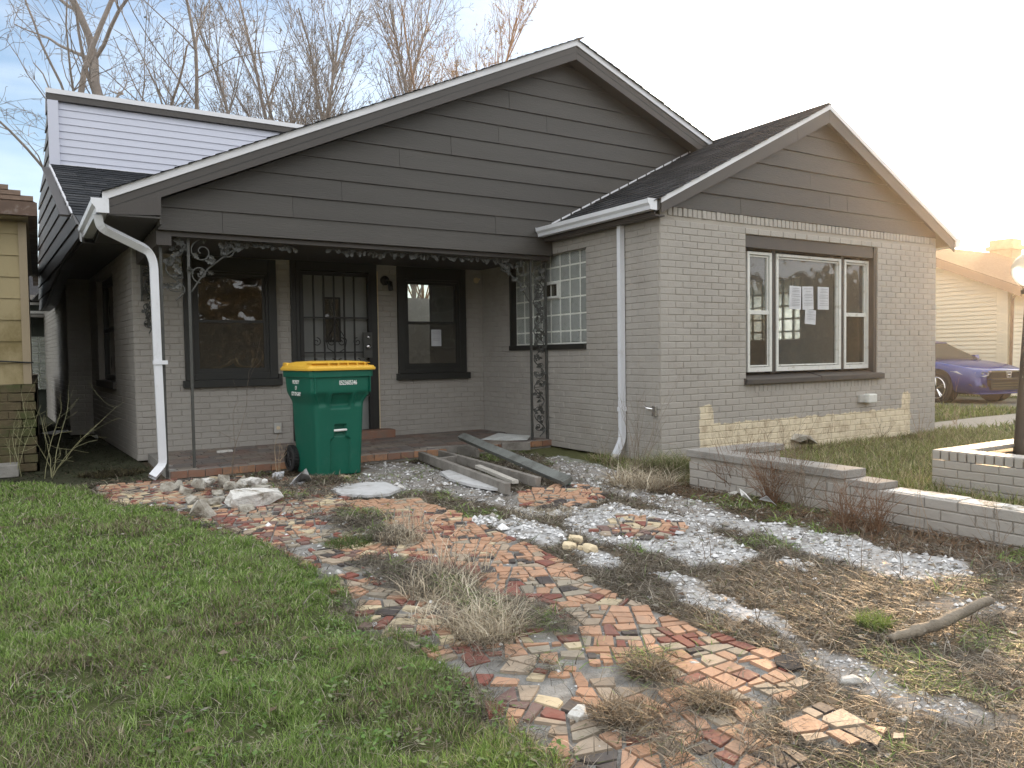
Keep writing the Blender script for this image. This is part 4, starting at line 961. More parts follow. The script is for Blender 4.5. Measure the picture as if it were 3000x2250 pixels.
def valance(xa, xb):
    mb = MB(); x = xa; pts = []
    n = int((xb-xa)/.03); mb.tube([(xa+i*(xb-xa)/n, YI, 2.205+.018*math.sin(i*.9)) for i in range(n+1)], .006, 4)
    v = mb.build('iron_valance', M_IRON, house); x = xa+.02
    while x < xb:
        leaf(v, Vector((x, YI-.01, 2.215+random.uniform(-.012, .015))), random.uniform(1.9, 4.4), random.uniform(.05, .07)); x += .036
valance(a1+.45, ony(866, 720, YI).x); valance(ony(955, 720, YI).x, c0-.42)
# ------------------------------------------------------------------ small fittings on the walls
def at(x, y, Y): return ony(x, y, Y)
p = at(1127, 822, YB); mb = MB(); mb.tube([p+Vector((0, 0, 0)), p+Vector((0, -.03, 0))], [.065, .055], 14); mb.tube([p+Vector((.02, -.02, -.01)), p+Vector((.03, -.10, -.04)), p+Vector((.03, -.13, -.13))], [.028, .036, .03], 8); mb.build('wall_lamp', M_TRIM, house, smooth=True)
p = at(1394, 822, YB); mb = MB(); mb.tube([p, p+Vector((0, -.02, 0))], .04, 10); mb.tube([p+Vector((.01, -.02, 0)), p+Vector((.03, -.06, .02))], [.02, .012], 6); mb.build('broken_lamp', M_CREAM, house)
p = at(813, 1253, YB); mb = MB(); mb.box((p.x-.045, YB-.035, p.z-.06), (p.x+.04, YB-.003, p.z+.06)); ob = mb.build('outlet_box', mat('grey metal box', (.42,.42,.40), .5), house, bevel=.004)
mb = MB(); mb.tube([p+Vector((0, -.034, 0)), p+Vector((0, -.043, 0))], .022, 12); mb.tube([p+Vector((0, -.043, 0)), p+Vector((0, -.045, 0))], .010, 8, mi=0); mb.build('outlet', M_CREAM, ob)
p = at(820, 1103, YB); mb = MB(); mb.box((p.x-.02, YB-.04, p.z-.035), (p.x+.02, YB-.003, p.z+.035)); mb.build('bell_box', M_TRIM, house)
mb = MB(); mb.box((8.44, YF-.045, .475), (8.56, YF-.004, .565)); so = mb.build('outlet_box', mat('grey cover', (.40,.40,.38), .5), house, bevel=.004)
mb = MB(); mb.box((8.54, YF-.10, .465), (8.70, YF-.008, .575)); mb.build('cover', M_ALU, so, bevel=.014)
p = onx(1918, 1205, XW-.02); mb = MB(); mb.box((XW-.035, p.y-.03, p.z-.05), (XW-.003, p.y+.03, p.z+.05)); tb = mb.build('faucet_plate', M_CHROME, house, bevel=.003)
mb = MB(); mb.tube([(XW-.03, p.y+.02, p.z+.02), (XW-.06, p.y+.08, p.z+.03), (XW-.03, p.y+.14, p.z+.05)], .01, 6); mb.build('bent_clip', M_CHROME, tb)
# papers taped behind the glass
def note(x0, x1, z0, z1, label, Y, lines=9, tilt=0, group=None):
    t = thing('paper_notice', label, 'notice', ((x0+x1)/2, Y, (z0+z1)/2), group=group); t.rotation_euler = (0, tilt, 0)
    w, h = (x1-x0)/2, (z1-z0)/2; mb = MB(); n = 6
    V = [(-w+2*w*i/n, .004*math.sin(i*1.3)+.0, -h+2*h*j) for j in (0, 1) for i in range(n+1)]; V += [(a, b+.0012, c) for a, b, c in V]; k = 2*(n+1)
    fs = [(i, i+1, i+n+2, i+n+1) for i in range(n)]+[(k+i+1, k+i, k+i+n+1, k+i+n+2) for i in range(n)]
    mb.add(V, fs); mb.build('sheet', M_PAPER, t, at='local')
    mb = MB(); z_ = h*.78
    for k_ in range(lines):
        lw = w*random.uniform(.4, .8) if k_ < 2 else w*random.uniform(.6, .82)
        mb.box((-lw, -.0065, z_), (lw, -.006, z_+h*.028)); z_ -= h*random.choice((.12, .16, .24))
        if z_ < -h*.85: break
    o = mb.build('print_lines', M_INK, t, at='local'); o['kind'] = 'stuff'
Yn = Yw-.006
note(7.325, 7.535, 1.59, 1.855, 'white printed notice taped in the picture window, leftmost of three', Yn, 10, .03)
note(7.552, 7.755, 1.59, 1.858, 'white printed notice in the picture window, middle one of three', Yn, 10, -.03)
note(7.828, 8.04, 1.595, 1.862, 'white printed notice with seals in the picture window, rightmost of three', Yn, 9, .0)
note(7.60, 7.80, 1.42, 1.588, 'crumpled dark speckled sheet hanging below the middle notice', Yn+.001, 7, .06)
pa = at(700+1197*.4822, 650+705*.4822, YB); note(pa.x-.075, pa.x+.075, pa.z-.11, pa.z+.11, 'pale notice taped low in the dark porch window beside the door', YB-.012, 8)
bricks.flush(house, 'far_bricks'); sh.flush(house, 'far_shingles')
# ------------------------------------------------------------------ wheeled bin
def wheeled_bin():
    t = thing('wheeled_bin', 'green wheeled rubbish bin with a yellow lid standing in front of the security door', 'rubbish bin', (2.36, 7.245, 0), R(6))
    H = .965
    def ss(a, b, x): x = min(max((x-a)/(b-a), 0), 1); return x*x*(3-2*x)
    def hw(z): return .222+.028*z/.7+.045*ss(.66, .80, z)-.0*z
    def fy(z): return -(.262+.03*z/.7+.050*ss(.66, .80, z))
    def by(z): return .262+.035*z+.02*ss(.7, .9, z)
    def disp(u, z):      # into the front face, u across in metres
        d = 0.
        d += .016*ss(.0, .012, .075-abs(u)+0)*ss(.27, .30, z)*0
        wpan = .105-.0*z
        if z < .37: d += .022*ss(0, .010, wpan-abs(u)-max(0, (z-.335))*1.4)
        if .37 <= z < .50: d += .040*ss(0, .008, .062-abs(u))*ss(.365, .375, z)*(1-ss(.475, .482, z))
        d += .036*ss(0, .014, .105-abs(u))*ss(.62, .67, z)*(1-ss(.765, .775, z))
        d += .018*ss(.13, .16, abs(u))*ss(.64, .69, z)*(1-ss(.74, .80, z))
        return d
    nf, nz = 64, 96; zs_ = [H*i/nz for i in range(nz+1)]; ring = []; V = []
    def profile(z):
        w, f, b = hw(z), fy(z), by(z); c = .045; out = []
        for i in range(nf+1):
            u = -(w-c)+2*(w-c)*i/nf; out.append((u, f+disp(u, z), z))
        for k in range(1, 6): a = -math.pi/2+math.pi/2*k/6; out.append((w-c+c*math.cos(a), f+c+c*math.sin(a), z))
        for i in range(0, 7): out.append((w, f+c+(b-f-2*c)*i/6, z))
        for k in range(1, 5): a = math.pi/2*k/5; out.append((w-c+c*math.cos(a), b-c+c*math.sin(a), z))
        for i in range(0, 7): out.append((w-c-2*(w-c)*i/6, b, z))
        for k in range(1, 5): a = math.pi/2+math.pi/2*k/5; out.append((-w+c+c*math.cos(a), b-c+c*math.sin(a), z))
        for i in range(0, 7): out.append((-w, b-c-(b-f-2*c)*i/6, z))
        for k in range(1, 6): a = math.pi+math.pi/2*k/6; out.append((-w+c+c*math.cos(a), f+c+c*math.sin(a), z))
        return out
    for z in zs_: V += profile(z)
    k = len(profile(0)); mb = MB()
    mb.add(V, [(i*k+j, i*k+(j+1) % k, (i+1)*k+(j+1) % k, (i+1)*k+j) for i in range(nz) for j in range(k)]+[tuple(range(k-1, -1, -1))])
    body = mb.build('body', M_GREEN, t, at='local', smooth=True)
    w, f, b = hw(H), fy(H), by(H)
    def rr(w, f, b, z, c=.05, n=5):
        o = []
        for cx, cy, a0 in ((w-c, f+c, -math.pi/2), (w-c, b-c, 0), (-w+c, b-c, math.pi/2), (-w+c, f+c, math.pi)):
            for i in range(n+1): a = a0+math.pi/2*i/n; o.append((cx+c*math.cos(a), cy+c*math.sin(a), z))
        return o
    def loft(mb, rings, capt=True, capb=True):
        k = len(rings[0]); mb.add([v for r in rings for v in r], [(i*k+j, i*k+(j+1) % k, (i+1)*k+(j+1) % k, (i+1)*k+j) for i in range(len(rings)-1) for j in range(k)]+([tuple(range(k-1, -1, -1))] if capb else [])+([tuple(range(len(rings)*k-k, len(rings)*k))] if capt else []))
    mb = MB(); loft(mb, [rr(w+.012, f-.012, b+.012, .925), rr(w+.016, f-.016, b+.016, .93), rr(w+.016, f-.016, b+.016, .985), rr(w+.01, f-.01, b+.01, .99)]); mb.build('rim', M_GREEN, t, at='local', bevel=.002)
    mb = MB()
    for u in (-w+.03, w-.03): mb.box((u-.004, f-.012, .78), (u+.004, f+.03, .93))
    mb.build('rib', M_GREEN, t, at='local')
    mb = MB()
    loft(mb, [rr(w+.034, f-.036, b+.03, .990), rr(w+.036, f-.038, b+.032, .995), rr(w+.036, f-.038, b+.032, 1.012), rr(w+.026, f-.028, b+.022, 1.018), rr(w+.024, f-.026, b+.02, 1.030),
      rr(w-.01, f+.012, b-.02, 1.036), rr(w-.03, f+.03, b-.05, 1.062), rr(w-.07, f+.07, b-.10, 1.072), rr(w-.18, f+.2, b-.2, 1.078, c=.03)])
    lid = mb.build('lid', M_YEL, t, at='local', smooth=True)
    md = lid.modifiers.new('e', 'EDGE_SPLIT'); md.split_angle = R(35)
    mb = MB(); loft(mb, [rr(w-.012, f-.004, f+.16, 1.054, c=.03), rr(w-.012, f-.006, f+.16, 1.061, c=.03)]); mb.build('lid_grip', M_YEL, lid, at='local')
    mb = MB()
    for u in (-.14, -.045, .05, .145, .225): mb.box((u-.005, f-.02, 1.018), (u+.005, f+.04, 1.055))
    mb.build('lid_rib', M_YEL, lid, at='local')
    mb = MB()
    for u in (-w+.04, w-.04): mb.prism([(u-.02, b-.05, 1.03), (u-.02, b-.02, 1.06), (u-.02, b+.05, 1.065), (u-.02, b+.075, 1.05), (u-.02, b+.05, 1.02), (u-.02, b+.0, 1.01)], (.04, 0, 0))
    mb.tube([(-w+.02, b+.055, 1.035), (w-.02, b+.055, 1.035)], .014, 8); mb.build('handle', M_YEL, t, at='local')
    mb = MB(); mb.tube([(-.066, fy(.42)+.006, .425), (.066, fy(.42)+.006, .425)], .0115, 10); mb.build('catch_bar', M_WHT, t, at='local', smooth=True)
    for s in (-1, 1):
        x = s*(.222+.035); mb = MB(); wy = .285
        prof = [(-.030, .085), (-.030, .118), (-.024, .128), (.024, .128), (.030, .118), (.030, .085)]; n = 28; V = [(x+a, wy+r*math.cos(2*math.pi*i/n), .128+r*math.sin(2*math.pi*i/n)) for i in range(n) for a, r in prof]
        mb.add(V, [(i*6+j, i*6+j+1, ((i+1) % n)*6+j+1, ((i+1) % n)*6+j) for i in range(n) for j in range(5)])
        for i in range(n): a = 2*math.pi*i/n; mb.tube([(x-.027, wy+.129*math.cos(a), .128+.129*math.sin(a)), (x+.027, wy+.129*math.cos(a+.1), .128+.129*math.sin(a+.1))], .004, 3)
        wh = mb.build('wheel', M_RUB, t, at='local')
        mb = MB(); mb.tube([(x-.018, wy, .128), (x+.018, wy, .128)], .088, 20); mb.tube([(x-.03, wy, .128), (x+.03, wy, .128)], .022, 10)
        for i in range(6): a = i*math.pi/3; mb.box((x-.024, wy-.004, .128), (x+.024, wy+.004, .13)); mb.tube([(x-.022, wy, .128), (x-.022, wy+.085*math.cos(a), .128+.085*math.sin(a))], .009, 4); mb.tube([(x+.022, wy, .128), (x+.022, wy+.085*math.cos(a), .128+.085*math.sin(a))], .009, 4)
        mb.build('rim', M_RUB, wh, at='local')
    mb = MB(); mb.tube([(-.24, .285, .128), (.24, .285, .128)], .011, 8); mb.build('axle', M_CHROME, t, at='local')
    def text(s, M4, size, sx, name, sp=1.):
        cu = bpy.data.curves.new(name, 'FONT'); cu.body = s; cu.size = size; cu.align_x = 'CENTER'; cu.extrude = .0006; cu.offset = .0009; cu.space_character = sp; cu.space_line = 1.25
        tmp = bpy.data.objects.new(name, cu); COL.objects.link(tmp); bpy.context.view_layer.update()
        me = bpy.data.meshes.new_from_object(tmp.evaluated_get(bpy.context.evaluated_depsgraph_get())); bpy.data.objects.remove(tmp)
        me.materials.clear(); me.materials.append(M_WHT); o = bpy.data.objects.new(name, me); COL.objects.link(o); o.parent = t
        o.matrix_local = M4@Matrix.Diagonal((sx, 1, 1, 1)); WL[o.name] = Vector(); return o
    zt = .872; text('0523605346', Matrix.Translation((.055, fy(zt)-.0015, zt-.018))@Matrix.Rotation(R(90)+.0, 4, 'X'), .058, .62, 'serial_number', 1.0)
    zt = .80; sl = math.atan(.045/.14)*.3
    Ml = Matrix.Translation((-hw(.86)-.003, .02, .865))@Matrix.Rotation(R(-90), 4, 'Z')@Matrix.Rotation(R(90), 4, 'X')
    for ln, dz in (('PROPERTY', 0), ('OF', -.056), ('CITY OF GARY', -.112)): text(ln, Matrix.Translation((0, 0, dz))@Ml, .050, .70, 'owner_lettering', .95)
wheeled_bin()

# ------------------------------------------------------------------ rubble, timber, litter that can be picked up
def hull(n, sx, sy, sz, seed, rough=0.):
    r_ = random.Random(seed); bm = bmesh.new()
    for _ in range(n):
        p = Vector((r_.gauss(0, 1), r_.gauss(0, 1), r_.gauss(0, 1))).normalized()
        q = Vector([max(-.72, min(.72, c)) for c in p]); bm.verts.new((q.x*sx/1.44*2*.5*1.0, q.y*sy/1.44, q.z*sz/1.44))
    bmesh.ops.convex_hull(bm, input=bm.verts); lo = [v for v in bm.verts if not v.link_faces]; bmesh.ops.delete(bm, geom=lo)
    if rough:
        bmesh.ops.subdivide_edges(bm, edges=bm.edges, cuts=3, use_grid_fill=True); bmesh.ops.triangulate(bm, faces=bm.faces)
        for v in bm.verts: v.co += v.co.normalized()*(mnoise.noise(v.co*22+Vector((seed, 0, 0)))*rough+mnoise.noise(v.co*60)*rough*.5)
    me = bpy.data.meshes.new('chunk'); bm.to_mesh(me); bm.free(); return me
GRP = 'concrete lumps heaped on the tiles left of the bin'
def chunk(px, py, sx, sy, sz, mt, label, group=None, z=0, rough=.004, rot=None, name='concrete_chunk', n=16, cat='rubble'):
    if group == GRP: sx, sy, sz = sx*.84, sy*.84, sz*.84; rough *= 2
    p = onz(px, py, z); me = hull(n, sx, sy, sz, int(px*7+py), rough); me.materials.append(mt)
    o = bpy.data.objects.new(name, me); _link(o, None, (p.x, p.y, p.z+sz*.42+zat(p.x, p.y)*(z == 0))); o.rotation_euler = rot or (random.uniform(-.2, .2), random.uniform(-.2, .2), random.uniform(0, 3))
    return tag(o, label, cat, group)
GRP = 'concrete lumps heaped on the tiles left of the bin'
rub = [(500,1441,.17,.13,.10,'squared grey lump at the left end of the rubble heap',0), (522,1436,.11,.1,.1,'small grey lump wedged by the leftmost block of the heap',0),
 (548,1450,.14,.12,.11,'pale rounded block near the left of the rubble heap',0), (585,1444,.09,.10,.13,'brownish upright lump in the middle left of the heap',0),
 (575,1425,.12,.09,.08,'whitish shard lying on top at the left of the heap',.07), (610,1430,.10,.09,.10,'shaded dark grey lump inside the heap',0), (655,1425,.11,.09,.14,'tilted pale block standing on end in the heap',.02),
 (635,1452,.12,.10,.06,'flat grey flake in the middle of the heap',0), (675,1445,.10,.10,.12,'grey square lump left of the big slab fragment',0), (562,1478,.14,.12,.09,'big grey lump at the front of the heap',0),
 (590,1481,.09,.07,.05,'small white pebbly bit at the front of the heap',0), (625,1484,.17,.10,.08,'long wedge shaped block lying at the front of the heap',0), (640,1473,.1,.08,.06,'low lump behind the long wedge block',0),
 (708,1438,.10,.10,.15,'upright squared block behind the big slab fragment',0), (738,1418,.17,.12,.08,'white crusty lump on top of the right blocks',.12), (738,1434,.13,.11,.09,'grey block under the white crusty lump',0),
 (765,1440,.18,.12,.08,'broad pale block at the right of the heap',.03), (772,1415,.07,.06,.05,'small white lump on the far side of the heap',.1), (605,1416,.09,.07,.06,'white lump at the back of the heap',.06), (620,1418,.08,.08,.07,'small shard at the back of the heap',.03)]
for i, (x, y, a, b, c, lb, z_) in enumerate(rub): chunk(x, y, a, b, c, M_CHUNKW if 'white' in lb else M_CHUNK, lb, GRP, z=z_, rough=.006 if 'crust' in lb else .003)
chunk(745, 1482, .38, .24, .13, M_CHUNKW, 'big rough slab fragment of white pebbly concrete right of the rubble heap', None, rough=.016, rot=(.1, .05, .1), n=30)
chunk(607, 1517, .22, .12, .13, M_CHUNK, 'triangular pale concrete wedge lying alone before the heap', None, n=8, rot=(0, .3, .3))
chunk(723, 1503, .10, .09, .07, M_CHUNK, 'small grey cube of concrete lying before the big slab fragment', None)
chunk(1698, 2112, .058, .045, .04, M_CHUNKW, 'small cream squared stone lying on the tiles near the bottom edge', None, rot=(0, 0, .3), n=26)
chunk(1801, 1352, .10, .08, .09, M_CHUNK, 'grey half block standing near the foot of the iron column', None)
chunk(2148, 1447, .10, .07, .04, M_CHUNKW, 'flat pale stone on the gravel before the corner of the low wall', None)
chunk(2345, 1296, .42, .3, .10, M_CHUNK, 'grey stone lump in the weeds under the picture window', None, z=.06)
for (x, y, lb) in ((1687, 1585, 'yellow brick half lying flat, topmost of the fragments beside the walk'), (1668, 1607, 'yellow brick fragment, leftmost of those beside the walk'), (1729, 1621, 'yellow brick fragment, rightmost of those beside the walk'), (1703, 1614, 'small brick chip between the two lower yellow fragments')):
    chunk(x, y, .085 if 'small' not in lb else .04, .06 if 'small' not in lb else .03, .045 if 'small' not in lb else .025, M_CREAM, lb, 'yellow brick fragments beside the walk', rough=0, name='brick_fragment', n=60)
for (x, y) in ((2400, 1985), (2480, 2010), (2575, 1990)):
    pass
chunk(2495, 1998, .085, .035, .03, M_CHUNKW, 'long white stone lying on the gravel at the right', None)
chunk(2640, 2110, .035, .03, .02, M_CHUNKW, 'small white stone in the dead grass at lower right', None)
# dark scrap of roofing shingle
p = [onz(x, y, .014) for x, y in ((2268,1930),(2330,1912),(2355,1960),(2312,1966),(2275,1950))]
mb = MB(); mb.prism(p, (0, 0, .006)); o = mb.build('shingle_scrap', M_SHIN2); tag(o, 'dark scrap of roofing shingle lying at the edge of the tiled walk', 'shingle scrap')
# bare slabs of old concrete showing through the crushed stone
for i, pts in enumerate(([(972,1442),(1000,1426),(1060,1420),(1130,1419),(1174,1438),(1140,1454),(1080,1459),(1000,1455)], [(1292,1388),(1330,1381),(1385,1392),(1440,1420),(1490,1440),(1440,1437),(1370,1424),(1312,1408)])):
    mb = MB(); mb.prism([onz(x+random.uniform(-3, 3), y, .008) for x, y in pts], (0, 0, .022)); o = mb.build('concrete_patch', mat('pale worn concrete', (.50, .505, .51), .85, .12, 14, .4, 60, dirt=(.30, .29, .27), dscale=6, dlo=.52, dhi=.7)); o['kind'] = 'structure'
# timber
def beam(pa, za, pb, zb_, w, h, label, name='timber', grp='weathered timbers in front of the porch', roll=0, mt=None, cat='timber'):
    A = onz(*pa, za); B = onz(*pb, zb_); d = B-A; L_ = d.length; t = thing(name, label, cat, (A+B)/2, 0, grp)
    mb = MB(); n = 7
    V = []
    for i in range(n):
        x = -L_/2+L_*i/(n-1); e = random.uniform(-.002, .002); en = .006 if i in (0, n-1) else 0
        V += [(x+random.uniform(-en, en), -w/2+e, -h/2), (x+random.uniform(-en, en), w/2+e, -h/2), (x+random.uniform(-en, en), w/2+e, h/2), (x+random.uniform(-en, en), -w/2+e, h/2)]
    mb.add(V, [(i*4+j, i*4+(j+1) % 4, (i+1)*4+(j+1) % 4, (i+1)*4+j) for i in range(n-1) for j in range(4)]+[(3, 2, 1, 0), (4*n-4, 4*n-3, 4*n-2, 4*n-1)])
    o = mb.build('plank', mt or M_WOOD, t, at='local', bevel=.003)
    t.rotation_euler = (Matrix.Rotation(0, 3, 'X')@d.to_track_quat('X', 'Z').to_matrix()@Matrix.Rotation(roll, 3, 'X')).to_euler(); return t
M_WOODG = mat('grey green timber', (.15, .16, .15), .85, .25, 6, .6, 70, dirt=(.07, .07, .06), dscale=5)
beam((1232,1335), .05, (1487,1432), .045, .05, .09, 'long grey timber on edge, lowest of those before the porch')
beam((1345,1345), .06, (1578,1413), .05, .05, .085, 'second long timber lying between the lowest and the tilted one')
beam((1352,1278), .21, (1665,1410), .06, .09, .045, 'long tilted plank resting on top of the timber frame', mt=M_WOODG, roll=.5)
beam((1400,1366), .07, (1510,1412), .05, .06, .03, 'short pale strip lying inside the timber frame', mt=mat('pale timber', (.42, .40, .36), .85, .15, 6, .5, 70))
beam((1228,1322), .06, (1400,1312), .06, .045, .085, 'cross timber at the porch end of the timber frame')
beam((1290,1330), .05, (1346,1345), .05, .045, .08, 'short block between the two lower timbers')
beam((1345,1319), .05, (1400,1330), .05, .045, .08, 'short block behind the second timber')
beam((1290,1352), .05, (1345,1345), .05, .04, .08, 'near spacer block in the timber frame')
beam((1470,1308), .06, (1553,1306), .06, .09, .09, 'short squared timber lying against the iron column')
beam((1655,1408), .05, (1672,1412), .04, .05, .05, 'short timber end beside the foot of the tilted plank', mt=mat('green painted timber', (.20, .30, .26), .8, .3, 9))
# sheets and rubbish
def sheet(pts, label, name, mt, cat, z=.01, bend=.02, th=.004):
    P = [onz(*p, z_) for p, z_ in pts]; c = sum(P, Vector())/len(P); mb = MB(); n = len(P)
    t = MB(); vs = [p for p in P]+[c+Vector((0, 0, bend))]; vs += [v-Vector((0, 0, th)) for v in vs]; k = n+1
    t.add(vs, [(i, (i+1) % n, n) for i in range(n)]+[((i+1) % n+k, i+k, n+k) for i in range(n)]+[(i, i+k, (i+1) % n+k, (i+1) % n) for i in range(n)])
    o = t.build(name, mt); return tag(o, label, cat)
M_BOARD = mat('white sheet', (.55, .57, .56), .6, .08, 6, dirt=(.3, .3, .28), dscale=6)
sheet([((1410,1287), .10), ((1460,1268), .12), ((1475,1270), .12), ((1553,1276), .12), ((1545,1288), .10), ((1480,1290), .09)], 'bent pale metal sheet lying on the porch floor by the iron column', 'metal_sheet', M_BOARD, 'sheet', bend=.015)
sheet([((112,1270), .02), ((165,1260), .05), ((213,1259), .05), ((160,1272), .02)], 'white flat panel lying in the passage between the houses', 'white_panel', M_WHT, 'panel', bend=.01)
sheet([((268,1276), .02), ((285,1274), .05), ((288,1284), .02), ((280,1283), .01)], 'small white scrap at the foot of the left wall', 'paper_scrap', M_WHT, 'scrap')
def crumple(px, py, sx, sy, sz, label, name, mt=M_WHT, z=0, cat='rubbish'):
    p = onz(px, py, z); me = hull(22, sx, sy, sz, int(px+py), .0); bm = bmesh.new(); bm.from_mesh(me); bmesh.ops.subdivide_edges(bm, edges=bm.edges, cuts=2); bmesh.ops.triangulate(bm, faces=bm.faces)
    for v in bm.verts: v.co += Vector([mnoise.noise(v.co*30+Vector((i*7, px, 0))) for i in range(3)])*.018
    bm.to_mesh(me); bm.free(); me.materials.append(mt); o = bpy.data.objects.new(name, me); _link(o, None, (p.x, p.y, p.z+sz*.4)); o.rotation_euler = (0, 0, random.uniform(0, 3)); return tag(o, label, cat)
M_BAG = mat('dirty white plastic', (.50, .51, .53), .5, .1, 8, dirt=(.2, .18, .15), dscale=9)
sheet([((842,1428), .02), ((862,1402), .06), ((897,1372), .17), ((905,1390), .12), ((912,1404), .05), ((880,1415), .01)], 'torn white plastic box leaning on the left front corner of the bin', 'plastic_box', M_BAG, 'rubbish', bend=.05)
crumple(812, 1405, .16, .12, .08, 'crumpled white plastic bag between the rubble heap and the bin', 'plastic_bag', M_BAG)
crumple(870, 1425, .14, .08, .04, 'flattened grey wrapper in front of the torn plastic box', 'wrapper', M_BAG)
crumple(765, 1372, .16, .05, .03, 'white crumpled wrapper lying along the porch edge left of the bin', 'wrapper', M_WHT)
sheet([((2166,1430), .13), ((2172,1452), .08), ((2205,1468), .03), ((2197,1462), .07)], 'curled white paper strip standing in the leaves by the low wall', 'paper_scrap', M_WHT, 'scrap')
sheet([((2225,1462), .10), ((2246,1452), .12), ((2275,1480), .02), ((2262,1470), .06)], 'folded white flyer stuck in dead leaves by the low wall', 'paper_scrap', M_PAPER, 'scrap', bend=.02)
crumple(1518, 0+1880, .05, .02, .012, 'small white scrap between the weeds and the walk', 'wrapper', M_WHT)
p = onz(600+58, 1326, .085); mb = MB(); mb.box((p.x-.08, p.y-.03, .09), (p.x+.08, p.y+.03, .112)); tag(mb.build('loose_tile', M_CHUNKW), 'loose pale tile lying on the porch floor at the left', 'tile')
# log
def log():
    A, B, C_ = onz(2610, 1870, .03), onz(2740, 1832, .05), onz(2900, 1757, .09); mb = MB(); P = []; r = []
    for i in range(34):
        t = i/33; q = A.lerp(B, t*2) if t < .5 else B.lerp(C_, t*2-1); P.append(q+Vector((random.gauss(0, .0015), random.gauss(0, .0015), random.gauss(0, .0015)))); r.append(.010+.016*math.sin(min(t*2.2+.25, 1.57))*(1-.45*t)+random.uniform(-.0018, .0018)+(.004 if i in (9, 10, 21) else 0))
    mb.tube(P, r, 9); o = mb.build('log', mat('bleached log', (.20, .17, .13), .85, .35, 9, .8, 60, dirt=(.42, .40, .36), dscale=6, dlo=.52, dhi=.62), smooth=True); tag(o, 'bleached broken branch lying in the dead grass at right', 'log')
log()
# ------------------------------------------------------------------ low wall and planter
WXL = 4.62
lw = thing('low_brick_wall', 'low grey painted brick garden wall with broken concrete capping running towards the street', 'garden wall', (WXL, 3, 0))
bk = Pieces('brick', 300)
mb = MB(); Y0, Y1 = -1.5, 4.68
mb.box((WXL+.006, Y0, -.12), (WXL+.19, 3.18, .195)); mb.box((WXL+.006, 3.18, -.12), (WXL+.19, Y1-.006, .235)); mb.box((WXL+.19, Y1-.19, -.12), (WXL+.9, Y1-.006, .235)); core = mb.build('core', M_JOINT, lw)
lay(bk, lw, (WXL, Y1), YU, NXm, Y1-3.18, -.07, .235, co=.0677, bl=.203); lay(bk, lw, (WXL, 3.18), YU, NXm, 3.18-Y0, -.07, .195)
lay(bk, lw, (WXL, Y1+.0), (-1, 0, 0), (0, 1, 0), .0001, 0, .1)
bk.flush(lw, 'far_bricks')
mb = MB(); mb.prism([(WXL-.025, 3.22, .238), (WXL-.02, Y1+.02, .238), (WXL+.21, Y1+.02, .238), (WXL+.205, 3.20, .238)], (0, 0, .06)); mb.build('capping_slab', M_CONC, lw, bevel=.006)
mb = MB(); mb.prism([(WXL+.21, Y1-.20, .238), (WXL+.95, Y1-.20, .238), (WXL+.95, Y1+.02, .238), (WXL+.21, Y1+.02, .238)], (0, 0, .055)); mb.build('capping_slab', M_CONC, lw, bevel=.006)
mb = MB(); mb.prism([(WXL-.012, 2.98, .198), (WXL-.01, 3.19, .198), (WXL+.2, 3.19, .198), (WXL+.19, 2.96, .198)], (0, 0, .045)); mb.build('capping_piece', M_CONC, lw, bevel=.004)
mb = MB(); y = 2.95
while y > Y0: L_ = random.uniform(.12, .3); mb.box((WXL+.012+random.uniform(0, .02), y-L_, .19), (WXL+.17+random.uniform(0, .02), y-.008, .199+random.uniform(0, .008))); y -= L_
mb.build('mortar_bed', M_CHUNKW, lw, bevel=.002)
pl = thing('brick_planter', 'square grey painted brick planter around the lamp post at right', 'planter', (6.1, 3, 0)); bk = Pieces('brick', 300)
PX, PY, PT_ = 6.1, 3.47, .225
mb = MB(); mb.box((PX+.006, 1.2, -.1), (PX+.19, PY-.006, PT_-.006)); mb.box((PX+.19, PY-.19, -.1), (8.0, PY-.006, PT_-.006)); mb.build('core', M_JOINT, pl)
lay(bk, pl, (PX, PY), YU, NXm, 2.2, -.045, PT_-.02, bl=.203); rowlock(bk, pl, (PX, PY), YU, NXm, 0, 2.2, PT_-.002, .075)
def capbricks():
    c = stretcher(M_PAINT); y = PY-.034
    while y > 1.3: bk.add(BR_P, Matrix.Translation((PX+.097, y, PT_+.077))@jitter()@Matrix.Rotation(R(-90), 4, 'X')@Matrix.Diagonal((1, 1, 1.05, 1)), pl); y -= CO
    x = PX+.22
    while x < 7.9: bk.add(BR_P, Matrix.Translation((x, PY-.097, PT_+.077))@jitter()@Matrix.Rotation(R(-90), 4, 'X')@Matrix.Rotation(R(90), 4, 'Y')@Matrix.Diagonal((1, 1, 1.05, 1)), pl); x += CO
capbricks(); bk.flush(pl, 'far_bricks')
mb = MB(); mb.box((PX+.19, 1.2, -.05), (8.0, PY-.19, .18)); mb.build('soil', mat('planter soil', (.09, .07, .045), .95, .4, 20, 1, 60), pl)
